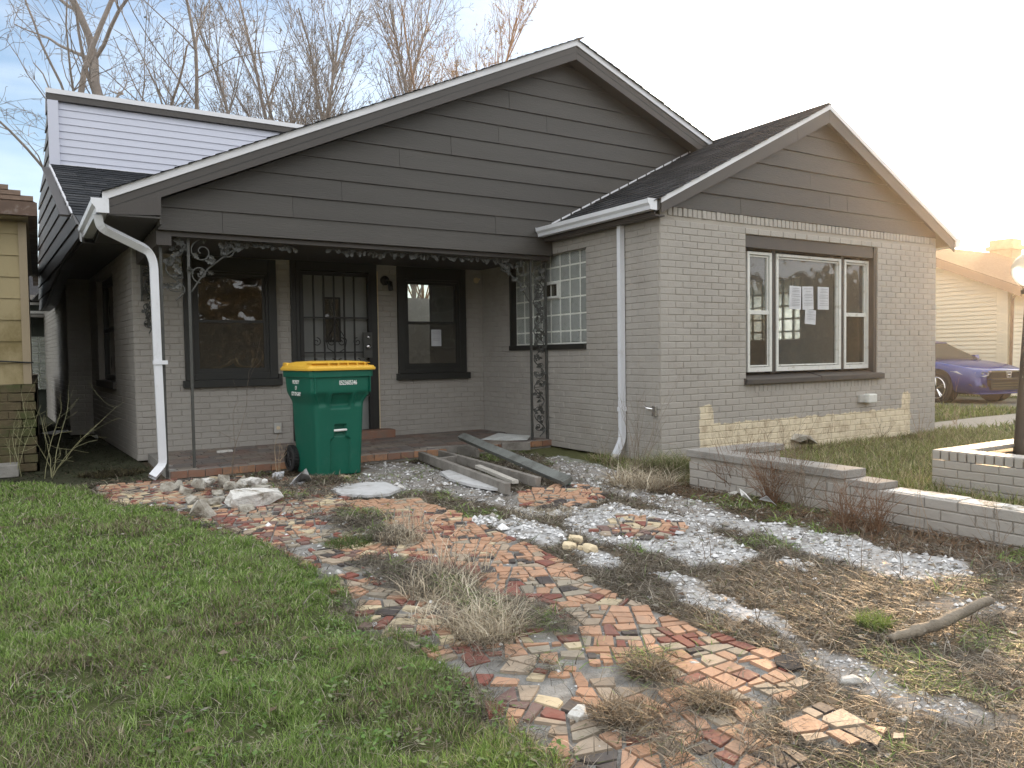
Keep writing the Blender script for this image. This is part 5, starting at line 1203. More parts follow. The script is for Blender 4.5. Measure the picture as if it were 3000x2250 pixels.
# lamp post
lp_ = thing('lamp_post', 'weathered brown lamp post with a round globe standing in the brick planter', 'lamp post', (6.40, 2.97, .17))
M_POST = mat('peeling brown post paint', (.055, .042, .03), .6, .3, 12, .4, 60, dirt=(.30, .28, .22), dscale=18, dlo=.6, dhi=.68, stretch=(1, 1, .35))
b0 = onz(3000, 1335, .2); top = ony(3022, 860, b0.y)
mb = MB(); mb.tube([Vector((b0.x, b0.y, .17)), Vector((b0.x, b0.y, .25)), b0.lerp(top, .5), top], [.085, .078, .062, .045], 14); mb.build('post', M_POST, lp_, smooth=True)
mb = MB(); mb.tube([top, top+Vector((0, 0, .03)), top+Vector((0, 0, .06))], [.075, .08, .05], 14); mb.build('fitter', M_POST, lp_, smooth=True)
gm = bpy.data.materials.new('milky globe glass'); gm.use_nodes = True; bb = gm.node_tree.nodes['Principled BSDF']; bb.inputs['Base Color'].default_value = (.8, .78, .7, 1); bb.inputs['Transmission Weight'].default_value = .6; bb.inputs['Roughness'].default_value = .25
bb.inputs['IOR'].default_value = 1.2
mb = MB(); rr_ = .15; P = [top+Vector((0, 0, .05+rr_-rr_*math.cos(a))) for a in np.linspace(.25, math.pi-.01, 14)]; mb.tube(P, [rr_*math.sin(a) for a in np.linspace(.25, math.pi-.01, 14)], 24); mb.build('globe', gm, lp_, smooth=True)
# ------------------------------------------------------------------ neighbouring houses
nh = thing('neighbour_house', 'yellow sided house with mossy brick base at the left edge', 'house', (-2, 9.1, 0))
mb = MB(); mb.box((-5, 9.106, 0), (-.03, 9.4, .885)); mb.box((-.24, 9.106, 0), (-.03, 16, .885)); base = mb.build('brick_wall', mat('old mortar', (.14, .11, .065), .95, .3, 9), nh)
bk = Pieces('brick', 200); lay(bk, base, (-5, 9.1), XU, NYm, 4.962, .0, .885, me=BR_M, co=.0885, bl=.225); bk.flush(nh, 'far_bricks')
mb = MB(); mb.box((-5, 9.17, .885), (-.1, 15, 2.56)); yw = mb.build('wall', M_YTRIM, nh)
boards('siding_board', yw, [(0, .885), (4.86, .885), (4.86, 2.5), (0, 2.5)], [(.885+.214*i, 1.099+.214*i) for i in range(8)], (-5, 9.155), XU, NYm, M_YSID, lap=.012)
mb = MB(); mb.box((-.14, 9.125, .84), (-.07, 9.2, 2.5)); mb.build('corner_board', M_YTRIM, yw)
mb = MB(); mb.prism([(.02, 8.88, 2.665), (-3, 12, 4.62), (-8, 12, 4.62), (-8, 8.88, 2.665)], (0, 0, -.03)); mb.prism([(.02, 8.88, 2.665), (.02, 17, 2.665), (-3, 14, 4.62), (-3, 12, 4.62)], (0, 0, -.03)); yr = mb.build('roof', M_BRROOF, nh)
sp = Pieces('shingle', 120); a_ = Vector((-1, 0, 0)); s_ = Vector((0, 3.12, 1.955)).normalized(); nn = -a_.cross(s_); SHB = [shingle_mesh(.15, .15, M_BRROOF)]
for r_ in range(12):
    x = .0-r_*.127*.82+.0
    while x > -1.6:
        Mx = Matrix((-a_, s_, (-a_).cross(s_))).transposed().to_4x4(); Mx.translation = Vector((x-.15, 8.88, 2.672))+s_*(r_*.127); sp.add(SHB[0], Mx@Matrix.Rotation(-.05, 4, 'X'), yr); x -= .305
sp.flush(nh, 'far_shingles')
mb = MB(); mb.box((-8, 8.86, 2.53), (.03, 8.93, 2.66)); mb.box((-.05, 8.93, 2.53), (.03, 17, 2.66)); mb.build('fascia', mat('rusty brown gutter', (.10, .06, .04), .6, .3, 8, dirt=(.30, .29, .27), dscale=4), nh)
mb = MB(); mb.box((-8, 8.93, 2.52), (-.05, 15, 2.54)); mb.build('soffit', M_YTRIM, nh)
mb = MB(); mb.tube([(-.6, 9.08, 1.13), (-.3, 9.09, 1.115), (-.09, 9.10, 1.10), (-.05, 9.11, 1.10)], .008, 5); mb.build('cable', M_TRIM, nh)
mb = MB(); mb.box((-.55, 8.75, 0), (-.2, 9.0, .12)); mb.build('splash_block', M_CONC, nh, bevel=.01)
# rear outbuilding seen down the passage
rb = thing('rear_outbuilding', 'dark outbuilding with glass blocks at the end of the passage', 'outbuilding', (0, 18, 0))
mb = MB(); mb.box((-1.2, 18, 0), (1.5, 21, 2.35)); mb.build('wall', mat('dark green grey paint', (.035, .045, .035), .8, .3, 3), rb)
mb = MB(); mb.prism([(-1.4, 17.9, 2.4), (1.5, 17.9, 2.4), (1.5, 20, 3.0), (-1.4, 20, 3.0)], (0, 0, -.1)); mb.build('roof', M_SHIN, rb)
mb = MB(); mb.box((-1.4, 17.7, 1.98), (1.5, 18.0, 2.03)); mb.box((-1.4, 17.86, 2.33), (1.5, 17.95, 2.42)); mb.build('ledge', M_CONC, rb)
mb = MB(); framebox(mb, -.2, .16, 2.06, 2.28, 17.93, 17.99, .05); mb.build('window', M_ALU, rb)
mb = MB(); mb.box((-.14, 17.97, .55), (.15, 17.995, 1.6)); rw = mb.build('glass_block_window', M_MORT, rb)
bb_ = blk(.135, .165)
for i in range(2):
    for j in range(6): put('glass_block', bb_, Matrix.Translation((-.07+.145*i, 17.93, .64+.175*j)), rw)
# house to the right
rh = thing('neighbour_house', 'cream sided house with brown roof and chimney behind the blue car', 'house', (19, 9, 0))
M_CRV = mat('cream vinyl', (.62, .56, .42), .5, .04, 2)
YC, XG = 9.09, 19.
zrk = lambda Y: 2.52+(Y-YC)*.447
HW = 2.7
mb = MB(); mb.prism([(XG+.02, YC, -.1), (XG+.02, YC+2*HW, -.1), (XG+.02, YC+2*HW, zrk(YC)-.05), (XG+.02, YC+HW, zrk(YC+HW)-.05), (XG+.02, YC, 2.47)], (14, 0, 0)); rw_ = mb.build('wall', M_CRV, rh)
boards('vinyl_panel', rw_, [(2*HW, 0), (2*HW, 2.45), (HW, zrk(YC+HW)-.08), (0, 2.45), (0, 0)], [(.1*i, .1*i+.1) for i in range(40)], (XG, YC+2*HW), YU, NXm, M_CRV, lap=.022, th=.004)
mb = MB(); mb.box((XG-.03, YC-.03, 0), (XG+.03, YC+.20, 2.45)); mb.build('corner_trim', M_CRV, rh)
boards('vinyl_panel', rw_, [(0, 0), (6, 0), (6, 2.45), (0, 2.45)], [(.1*i, .1*i+.1) for i in range(25)], (XG+.15, YC-.02), XU, NYm, M_CRV, lap=.022, th=.004)
mb = MB(); mb.tube([(XG+.10, YC-.25, 2.42), (XG+.05, YC-.10, 2.25), (XG+.05, YC-.06, .1)], .04, flat=(.04, .03)); mb.build('downspout', mat('brown downspout', (.16, .10, .06), .5), rh)
mb = MB(); mb.prism([(XG-.35, YC-.45, zrk(YC-.45)+.16), (XG-.35, YC+HW, zrk(YC+HW)+.16), (XG-.35, YC+HW, zrk(YC+HW)+.06), (XG-.35, YC-.45, zrk(YC-.45)+.06)], (16, 0, 0))
mb.prism([(XG-.35, YC+HW, zrk(YC+HW)+.16), (XG-.35, YC+2*HW+.4, zrk(YC-.4)+.16), (XG-.35, YC+2*HW+.4, zrk(YC-.4)+.06), (XG-.35, YC+HW, zrk(YC+HW)+.06)], (16, 0, 0)); rr2 = mb.build('roof', M_BRROOF, rh)
mb = MB(); mb.prism([(XG-.37, YC-.47, zrk(YC-.47)+.14), (XG-.37, YC+HW, zrk(YC+HW)+.14), (XG-.37, YC+HW, zrk(YC+HW)-.06), (XG-.37, YC-.47, zrk(YC-.47)-.06)], (.03, 0, 0)); mb.build('fascia', mat('brown fascia', (.20, .13, .09), .6), rh)
mb = MB(); mb.box((XG-.33, YC-.45, 2.36), (XG+11, YC-.40, 2.48)); mb.build('gutter', M_BRROOF, rh)
pc_ = onx(2943, 704, 24.3); zc_ = pc_.z; mb = MB(); mb.box((24.0, pc_.y-.33, 2.8), (24.6, pc_.y+.28, zc_)); mb.box((23.93, pc_.y-.40, zc_-.30), (24.67, pc_.y+.35, zc_-.18)); mb.build('chimney', mat('chimney brick', (.32, .24, .16), .9, .2, 6), rh)
mb = MB(); mb.box((XG-.03, 10.72, 1.25), (XG+.01, 11.6, 2.22)); mb.build('window', M_ALU, rh)
# ------------------------------------------------------------------ parked car
def car():
    t = thing('parked_car', 'blue sedan parked on the driveway before the cream neighbouring house', 'car', (17.1, 10.1, 0))
    t.rotation_euler = (0, 0, R(-14)); t.scale = (.9, .9, .9)
    M_CAR = mat('blue car paint', (.006, .024, .16), .18, .03, 2, spec=.8); M_CG = glass_mat('car glass', (.5, .5, .48), dust_sheen=.15, dust_sheen_col=(.35, .3, .25)); M_BLK = mat('black plastic', (.012, .012, .013), .4)  # tan film on the car glass paints its reflections as diffuse colour
    # local: x to the side, front towards -y ; length 4.88
    st = [(-2.42,.30,.60,.68,.66),(-2.36,.22,.70,.74,.80),(-2.2,.20,.76,.80,.88),(-1.9,.20,.84,.88,.92),(-1.5,.20,.91,.94,.93),(-1.05,.20,.95,.985,.93),(-.6,.20,.97,1.0,.93),(.2,.20,.96,1.0,.93),(1.2,.20,.97,1.01,.93),(1.9,.22,.98,1.03,.91),(2.3,.26,.96,1.02,.86),(2.45,.34,.90,.96,.78)]
    mb = MB(); V = []; n = 13
    for y, zb_, zs_, zt_, w in st:
        prof = [(0, zb_), (w*.8, zb_), (w*.97, zb_+.1), (w, zb_+.28), (w*.985, (zs_+zb_)/2+.08), (w*.96, zs_-.08), (w*.90, zs_), (w*.8, zs_+(zt_-zs_)*.5), (0, zt_)]
        V += [(x, y-.10*(1-(x/w)**2) if y < -2 else y, z) for x, z in prof]+[(-x, y-.10*(1-(x/w)**2) if y < -2 else y, z) for x, z in prof[-2:0:-1]]
    k = 16; mb.add(V, [(i*k+j, i*k+(j+1) % k, (i+1)*k+(j+1) % k, (i+1)*k+j) for i in range(len(st)-1) for j in range(k)]+[tuple(range(k-1, -1, -1)), tuple(range(len(V)-k, len(V)))])
    mb.build('body', M_CAR, t, at='local', smooth=True)
    mb = MB(); cab = [(-1.15,.98,.99,.78),(-.35,.98,1.38,.62),(.1,.98,1.45,.60),(.8,.98,1.44,.60),(1.4,.99,1.30,.62),(2.0,1.0,1.06,.70)]; V = []
    for y, z0, z1, w in cab: V += [(-.84, y, z0), (.84, y, z0), (w+.04, y, z1-.03), (w-.05, y, z1), (-w+.05, y, z1), (-w-.04, y, z1-.03)]
    mb.add(V, [(i*6+j, i*6+(j+1) % 6, (i+1)*6+(j+1) % 6, (i+1)*6+j) for i in range(5) for j in range(6)]); mb.build('windscreen', M_CG, t, at='local')
    mb = MB(); V = []
    for y, z0, z1, w in cab[1:5]: V += [(-w, y, z1-.01), (w, y, z1-.01), (w-.04, y, z1+.015), (-w+.04, y, z1+.015)]
    mb.add(V, [(i*4+j, i*4+(j+1) % 4, (i+1)*4+(j+1) % 4, (i+1)*4+j) for i in range(3) for j in range(4)]+[(3,2,1,0), (12,13,14,15)]); mb.build('roof', M_CAR, t, at='local', smooth=False)
    for s in (-1, 1):
        for y in (-1.52, 1.35):
            x = s*.87; mb = MB(); mb.tube([(s*.70, y, .37), (s*.932, y, .37)], .405, 26); mb.build('wheel_arch', M_BLK, t, at='local')
            mb = MB(); mb.tube([(s*.76, y, .335), (s*.95, y, .335)], .335, 28); wh = mb.build('wheel', M_RUB, t, at='local', bevel=.02)
            mb = MB(); mb.tube([(s*.93, y, .335), (s*.957, y, .335)], .24, 24); mb.build('rim_dish', M_BLK, wh, at='local')
            mb = MB()
            for q in range(5):
                for o_ in (-.10, .10): a = q*2*math.pi/5+.3; mb.tube([(s*.962, y+.04*math.cos(a), .335+.04*math.sin(a)), (s*.962, y+.235*math.cos(a+o_), .335+.235*math.sin(a+o_))], .013, 4)
            for i in range(24): a = 2*math.pi*i/24; mb.tube([(s*.958, y+.24*math.cos(a), .335+.24*math.sin(a)), (s*.958, y+.24*math.cos(a+.27), .335+.24*math.sin(a+.27))], .012, 4)
            mb.build('rim', M_CHROME, wh, at='local')
        hl = [(s*.42, -2.475, .66), (s*.60, -2.44, .60), (s*.86, -2.12, .64), (s*.895, -1.92, .72), (s*.80, -2.12, .735), (s*.60, -2.40, .715)]
        mb = MB(); mb.prism([(a, b-.03, c) for a, b, c in hl], (s*.0, .12, .0)); h = mb.build('headlight', mat('headlight lens', (.5, .5, .5), .08, spec=1.), t, at='local')
        mb = MB()
        for q in range(3): mb.tube([(s*(.50+.11*q), -2.50+.07*q, .665+.008*q), (s*(.50+.11*q), -2.44+.07*q, .665+.008*q)], .028, 10)
        mb.build('lamp', M_CHROME, h, at='local')
        mb = MB(); mb.prism([(s*.52, -2.47, .36), (s*.78, -2.36, .36), (s*.84, -2.30, .44), (s*.60, -2.44, .45)], (0, .1, 0)); f_ = mb.build('fog_recess', M_BLK, t, at='local')
        mb = MB(); mb.tube([(s*.66, -2.47, .395), (s*.66, -2.4, .395)], .03, 8); mb.build('fog_lamp', M_CHROME, f_, at='local')
        mb = MB(); mb.prism([(s*.9, -.95, .98), (s*1.02, -.93, .98), (s*1.03, -.9, 1.08), (s*.9, -.9, 1.08)], (0, .1, 0)); mb.build('mirror', M_CAR, t, at='local')
    mb = MB(); mb.prism([(-.52, -2.50, .56), (.52, -2.50, .56), (.46, -2.53, .72), (-.46, -2.53, .72)], (0, .1, 0)); mb.prism([(-.44, -2.52, .30), (.44, -2.52, .30), (.50, -2.52, .53), (-.50, -2.52, .53)], (0, .1, 0)); gr = mb.build('grille', M_BLK, t, at='local')
    mb = MB(); mb.box((-.5, -2.56, .70), (.5, -2.5, .735)); mb.box((-.48, -2.54, .545), (.48, -2.5, .56))
    for q in range(3): mb.box((-.44, -2.535, .34+.055*q), (.44, -2.5, .35+.055*q))
    mb.build('chrome_bar', M_CHROME, gr, at='local')
    mb = MB()     # raised letter badge
    for a, b in (((-.045, .60), (-.06, .69)), ((.045, .60), (.06, .69)), ((-.045, .645), (.045, .645))): mb.tube([(a[0], -2.565, a[1]), (b[0], -2.565, b[1])], .012, 6)
    for a, b in (((-.08, .70), (.08, .70)), ((-.08, .70), (-.06, .585)), ((.08, .70), (.06, .585)), ((-.06, .585), (.06, .585))): mb.tube([(a[0], -2.56, a[1]), (b[0], -2.56, b[1])], .006, 5)
    mb.build('badge', M_CHROME, gr, at='local')
    mb = MB(); mb.box((-.75, -2.50, .21), (.75, -2.3, .25)); mb.build('lip', M_CAR, t, at='local', bevel=.01)
car()
# ------------------------------------------------------------------ trees
def segs_mesh(name, S, mat_, n=3):
    S = np.array(S); a, b, r0, r1 = S[:, :3], S[:, 3:6], S[:, 6], S[:, 7]; t = b-a; t /= np.maximum(np.linalg.norm(t, axis=1), 1e-9)[:, None]
    u = np.cross(t, [.31, .17, .93]); u /= np.maximum(np.linalg.norm(u, axis=1), 1e-9)[:, None]; w = np.cross(t, u); V = []
    for c, r in ((a, r0), (b, r1)):
        for k in range(n): th = 2*math.pi*k/n; V.append(c+(u*math.cos(th)+w*math.sin(th))*r[:, None])
    V = np.stack(V, 1); N_ = len(S); base = (np.arange(N_)*2*n)[:, None]
    F_ = np.array([[j, (j+1) % n, n+(j+1) % n, n+j] for j in range(n)]); Fq = (base[:, :, None]+F_[None]).reshape(-1, 4)
    return mesh_np(name, V.reshape(-1, 3), Fq, mat_, smooth=n > 4, quads=True)
def grow(rn, p, d, L_, r, lev, out, P):
    """one limb: a wandering chain of segments with side shoots"""
    n = max(3, int(L_/P['seg'][lev])); st = L_/n; q = np.array(p, float); d = np.array(d, float)
    for i in range(n):
        t = i/n; d = d+rn.normal(0, P['wob'][lev], 3); d[2] += P['up'][lev]; d /= np.linalg.norm(d); e = q+d*st
        ra, rb = r*(1-.72*t), r*(1-.72*(i+1)/n); out[lev].append((*q, *e, max(ra, P['rmin']), max(rb, P['rmin']))); q = e
        if lev < P['lev']-1 and t >= P['bare'][lev]:
            k = rn.poisson(P['kids'][lev]*st)
            for _ in range(k):
                ax = rn.normal(0, 1, 3); ax -= d*(ax@d); ax /= np.linalg.norm(ax); an = P['ang'][lev]*rn.uniform(.7, 1.3)
                grow(rn, q, d*math.cos(an)+ax*math.sin(an), L_*P['len'][lev]*(1-.55*t)*rn.uniform(.6, 1.15), rb*P['thin'], lev+1, out, P)
    return out
def tree(name, label, px, d, stems, P, seed, buds=None, grp=None, matb=None, ground=None):
    base = ony(px, 700, d); t = thing(name, label, 'tree', (base.x, d, 0), group=grp); rn = np.random.default_rng(seed); out = [[] for _ in range(P['lev'])]
    mb_ = matb or M_TWIG
    for (dx, lean, L_, r) in stems:
        one = [[] for _ in range(P['lev'])]; grow(rn, (base.x+dx, d, 0), (lean, rn.normal(0, .05), 1), L_, r, 0, one, P)
        obj_np('trunk', segs_mesh('trunk', one[0], mb_, 7), t)
        for q in range(P['lev']): out[q] += one[q]
    o2 = obj_np('branches', segs_mesh('branches', out[1], mb_, 4), t); o2['kind'] = 'stuff'
    tw = sum(out[2:], []); o3 = obj_np('twigs', segs_mesh('twigs', tw, mb_, 3), t); o3['kind'] = 'stuff'
    if buds:
        S = np.array(out[-1]); idx = rn.choice(len(S), min(len(S), buds[0])); c = S[idx, 3:6]+rn.normal(0, .015, (len(idx), 3)); n = len(idx); s = buds[1]
        V = (c[:, None, :]+rn.normal(0, s, (n, 3, 3))).reshape(-1, 3); o4 = obj_np('buds', mesh_np('buds', V, np.arange(n*3).reshape(-1, 3), buds[2]), t); o4['kind'] = 'stuff'
    return t
PBIG = dict(lev=5, seg=(.7, .5, .35, .28, .22), wob=(.08, .12, .15, .18, .2), up=(.02, .03, .02, .0, -.02), kids=(.95, 1.7, 3.0, 3.6), bare=(.22, .12, .1, .05), ang=(.7, .7, .7, .7), len=(.55, .50, .50, .60), thin=.52, rmin=.0062)
PUP = dict(lev=4, seg=(.6, .4, .3, .25), wob=(.05, .07, .10, .12), up=(.03, .06, .06, .04), kids=(2.7, 3.6, 4.2), bare=(.15, .1, .05), ang=(.42, .5, .6), len=(.42, .45, .5), thin=.5, rmin=.0058)
M_BUD = mat('golden buds', (.50, .33, .12), .8); M_BUD2 = mat('pale catkins', (.30, .24, .17), .8)
M_BARKW = mat('warm bark', (.32, .20, .12), .85, .3, 5)
tree('bare_tree', 'large bare tree at the far left behind the yellow house', -330, 26, [(0, .03, 12, .13)], PBIG, 11)
tree('bare_tree', 'tall bare forked tree with dark trunks behind the white dormer', 330, 25, [(-.5, -.09, 14, .14), (.35, -.02, 12, .10), (1.35, .06, 17, .19), (2.0, .16, 12, .11)], PBIG, 5)
tree('upright_tree', 'upright bare tree dotted with catkins, leftmost over the main gable', 870, 27, [(-.6, -.10, 12.5, .10), (0, -.03, 14.5, .13), (.5, .06, 14, .12), (-1.2, -.17, 10.5, .08), (1., .12, 12, .09), (.2, .02, 12.8, .09)], PUP, 3, buds=(14000, .022, M_BUD2))
tree('upright_tree', 'upright bare tree with thin pale twigs, middle one over the main gable', 1130, 28, [(-.9, -.10, 13.6, .10), (0, 0, 15.4, .13), (.8, .07, 15, .12), (-1.6, -.14, 12.5, .09)], PUP, 4, buds=(9000, .02, M_BUD2))
tree('upright_tree', 'golden budding tree, rightmost tall one over the main gable', 1310, 28.5, [(-.3, -.05, 15, .11), (.3, .04, 15.4, .12), (.9, .11, 13, .09), (-.9, -.12, 12.5, .08), (1.6, .14, 11, .08)], PUP, 8, buds=(16000, .024, M_BUD), matb=M_BARKW)
tree('small_tree', 'small thin bare tree peeping over the gable right of the golden one', 1490, 31, [(0, 0, 16., .07), (.6, .06, 14.5, .05)], PUP, 9)
# trees and houses across the street, behind the camera: the windows mirror them
for i, (x, y, h) in enumerate(((-4, -16, 12), (7, -20, 14), (16, -14, 11))):
    P = dict(PBIG); P['lev'] = 4
    rn = np.random.default_rng(40+i); t = thing('street_tree', ('bare street tree across the road mirrored in the porch window', 'bare street tree across the road mirrored in the picture window', 'bare street tree across the road beyond the driveway')[i], 'tree', (x, y, 0)); out = [[] for _ in range(4)]
    grow(rn, (x, y, 0), (0, 0, 1), h, .28, 0, out, P); obj_np('trunk', segs_mesh('trunk', out[0], M_BARKW, 6), t); o = obj_np('branches', segs_mesh('branches', out[1]+out[2]+out[3], M_BARKW, 3), t); o['kind'] = 'stuff'
def thicket():  # unseen brush, added and shaped for what the window panes mirror
    rn = np.random.default_rng(77); n = 60000; X = rn.uniform(-22, 62, n); Z = rn.uniform(0, 1, n)**1.5*(3.2+3.4*fbm(X, X*0, 3., 3)); Y = -13-rn.uniform(0, 3, n)-.4*np.sin(X*.7); c = np.stack([X, Y, Z], 1)
    V = (c[:, None, :]+rn.normal(0, .22, (n, 3, 3))).reshape(-1, 3); col = np.repeat(pick(rn, n, [(.30, .23, .14), (.42, .33, .20), (.17, .13, .08), (.20, .19, .10)], (3, 2, 3, 1)), 3, axis=0)
    o = obj_np('reflection_thicket', mesh_np('reflection_thicket', V, np.arange(n*3).reshape(-1, 3), M_BLADE, col)); o['kind'] = 'stuff'
def pick(rn, n, cols, w): c = np.array(cols)[rn.choice(len(cols), n, p=np.array(w)/sum(w))]; return c*rn.uniform(.7, 1.3, (n, 1))
thicket()
# ------------------------------------------------------------------ weeds, shrubs
def stems(px, py, n, h, spread, seed, mt=M_TWIG2, r=.0022, forks=3, lean=(0, 0)):
    rn = np.random.default_rng(seed); b = onz(px, py); S = []
    for _ in range(n):
        p = np.array([b.x+rn.normal(0, .03), b.y+rn.normal(0, .03), 0.]); d = np.array([rn.normal(lean[0], spread), rn.normal(lean[1], spread), 1.]); L_ = h*rn.uniform(.55, 1.1); k = 9
        for i in range(k):
            d = d/np.linalg.norm(d)+rn.normal(0, .10, 3); q = p+d/np.linalg.norm(d)*L_/k; rr = r*(1-.75*i/k); S.append((*p, *q, rr, rr*.9))
            if i > 1 and rn.random() < forks/9:
                e = d+rn.normal(0, .8, 3); pp = q.copy(); m_ = rn.integers(2, 6)
                for j in range(m_): e = e/np.linalg.norm(e)+rn.normal(0, .15, 3); e[2] += .1; qq = pp+e/np.linalg.norm(e)*L_/k*.7; S.append((*pp, *qq, rr*.7, rr*.5)); pp = qq
            p = q
    return b, S
def weed(px, py, n, h, sp, label, name='dry_weed', seed=0, cat='weed', grp=None, **k):
    b, S = stems(px, py, n, h, sp, seed or int(px), **k); o = obj_np(name, segs_mesh(name, S, k.get('mt', M_TWIG2), 3)); return tag(o, label, cat, grp)
M_STALK = mat('grey dead stalk', (.20, .16, .12), .85); M_PALE = mat('pale green shoot', (.30, .29, .16), .8); M_RUST = mat('rust dead weed', (.17, .095, .055), .9)
weed(150, 1400, 7, 1.05, .5, 'leafless pale shrub with long crooked shoots at the mouth of the passage', 'bare_shrub', mt=M_PALE, r=.0045, forks=6, cat='shrub')
weed(60, 1395, 5, .7, .25, 'thin leafless shoots against the mossy brick base', 'bare_shrub', mt=M_PALE, r=.004, forks=4, cat='shrub')
weed(683, 1395, 2, 1.1, .06, 'single thin twig rising before the left porch window', mt=M_STALK, r=.0035, forks=5, seed=31)
weed(815, 1400, 3, .42, .15, 'small pale twig standing in the rubble by the bin', mt=M_TWIG2, r=.005, forks=5)
weed(1860, 1400, 16, .75, .33, 'bare twiggy bush at the foot of the right downspout', 'bare_shrub', mt=M_STALK, r=.003, forks=5, cat='shrub')
weed(1790, 1405, 7, .5, .4, 'low tangle of dead stalks left of the downspout foot', mt=M_STALK, r=.003)
weed(2120, 1330, 9, .55, .25, 'dry seed-headed stalks beside the bare cream bricks', mt=M_STALK, r=.0025, forks=6)
for i, (x, y, n, h, lb) in enumerate(((2160, 1440, 22, .42, 'rusty brown dead weed at the corner of the low wall'), (2260, 1475, 26, .45, 'dense rusty dead weed under the capping slab'), (2345, 1500, 12, .6, 'tall brown stalks against the low wall under the broken capping'), (2480, 1545, 20, .30, 'rusty dead weed before the step in the wall'), (2560, 1560, 16, .28, 'low rusty weed clump right of the step in the wall'))):
    weed(x, y, n*2, h*1.1, .42, lb, mt=M_RUST if i != 2 else M_STALK, r=.0028, forks=6, grp='dead weeds along the low wall')
weed(2690, 1580, 3, .55, .22, 'pale slender stalk leaning before the low wall', mt=M_TWIG2, r=.002)
weed(2925, 1640, 7, .38, .35, 'branching seed-headed weed before the right end of the low wall', mt=M_STALK, r=.002, forks=7)
for i, (x, y, lb) in enumerate(((2500, 1670, 'thin upright stalk standing on the long white strip'), (2617, 1690, 'thin forked stalk on the right part of the white strip'), (2220, 1830, 'dark thin stalk among dead grass left of the log'), (2320, 1760, 'thin dead stalk above the white strip end'), (2930, 1760, 'thin dry stalk beyond the tip of the log'), (2080, 1640, 'short twiggy stalk beside the oval of tiles'))):
    weed(x, y, 2, .33, .10, lb, mt=M_STALK, r=.0022, forks=3, grp='single thin stalks standing in the yard')
weed(2395, 1300, 12, .35, .5, 'dark tangled dead weed below the picture window', mt=M_STALK, r=.003, forks=5)
weed(2590, 1290, 8, .35, .5, 'dead creeper at the foot of the wing wall', mt=M_STALK, r=.003, forks=5)
weed(2695, 1285, 7, .45, .35, 'pale bent twigs at the right corner of the wing', mt=M_TWIG2, r=.003, forks=3)
weed(2800, 1245, 6, .6, .35, 'curved dry stems before the blue car', mt=M_TWIG2, r=.0035, forks=3)
weed(1540, 1275, 4, .25, .3, 'small dry reddish sprig on the porch floor', mt=M_RUST, r=.003, forks=6)
# ------------------------------------------------------------------ grass and litter blades
def blades(name, X, Y, Z, H, Wd, lean, col, mat_=None, bend=.5, seed=1, kind=True):
    rn = np.random.default_rng(seed); N_ = len(X); a = rn.uniform(0, 2*np.pi, N_); ca, sa = np.cos(a), np.sin(a); b = a+rn.normal(np.pi/2, .5, N_)
    up = np.cos(lean); ho = np.sin(lean); P0 = np.stack([X, Y, Z], 1); dirh = np.stack([np.cos(b), np.sin(b), np.zeros(N_)], 1); wd = np.stack([ca, sa, np.zeros(N_)], 1)*Wd[:, None]
    mid = P0+dirh*(H*ho*.45)[:, None]+np.array([0, 0, 1])*(H*up*.58)[:, None]
    tip = P0+dirh*(H*(ho+bend*.5))[:, None]+np.array([0, 0, 1])*(H*up)[:, None]
    V = np.stack([P0-wd*.5, P0+wd*.5, mid-wd*.42, mid+wd*.42, tip], 1).reshape(-1, 3)
    o = (np.arange(N_)*5)[:, None, None]; Tn = (o+np.array([[0, 1, 3], [0, 3, 2], [2, 3, 4]])[None]).reshape(-1, 3)
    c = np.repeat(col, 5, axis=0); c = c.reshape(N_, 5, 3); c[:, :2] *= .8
    ob = obj_np(name, mesh_np(name, V, Tn, mat_ or M_BLADE, c.reshape(-1, 3)))
    if kind: ob['kind'] = 'stuff'
    return ob
def scatter(n, x0, x1, y0, y1, seed, near=1.6):
    """random ground points, denser towards the viewer's side of the yard"""
    rn = np.random.default_rng(seed); X = rn.uniform(x0, x1, n); Y = rn.uniform(y0, y1, n); d = np.hypot(X, Y); keep = rn.random(n) < np.clip((near/np.maximum(d, .4))**1.35, .02, 1)
    X, Y = X[keep], Y[keep]; v = in_view(np.stack([X, Y, np.zeros(len(X))], 1), 260); return X[v], Y[v]
def pick(rn, n, cols, w): c = np.array(cols)[rn.choice(len(cols), n, p=np.array(w)/sum(w))]; return c*rn.uniform(.7, 1.3, (n, 1))
GREENS = [(.175, .275, .060), (.235, .345, .085), (.115, .190, .042), (.35, .42, .19), (.48, .44, .31), (.28, .24, .17)]
rn = np.random.default_rng(2)
X, Y = scatter(5200000, -3.4, 2.2, .9, 8.2, 1, near=1.9); MKb = masks(X, Y); La = MKb[3]; dn = fbm(X, Y, .35, 31); bald = fbm(X, Y, .22, 61)
k = (La > -.02) & (rn.random(len(X)) < np.clip(.35+1.6*(dn-.35), .15, 1)) & ((bald < .66) | (rn.random(len(X)) < .25)); k &= (rn.random(len(X)) < .85)
X, Y = X[k], Y[k]; Zz = gz(X, Y); d = np.hypot(X, Y); dn = dn[k]; n = len(X)
sizef = np.clip(d/3., .8, 2.0)
dry = fbm(X, Y, .5, 71)+rn.normal(0, .08, n); thatch = np.zeros(n)
for sx, sy, r_ in ((190, 2000, .16), (330, 2075, .13), (500, 2130, .12), (640, 1885, .08), (870, 1965, .07), (760, 2180, .14), (280, 1840, .08), (1000, 2150, .10), (520, 1620, .07), (1250, 2200, .15), (60, 1560, .12)):
    b_ = onz(sx, sy); thatch = np.maximum(thatch, np.clip(1.3-np.hypot(X-b_.x, (Y-b_.y)*1.3)/(r_*(.6+.9*fbm(X, Y, .09, 55))), 0, 1))
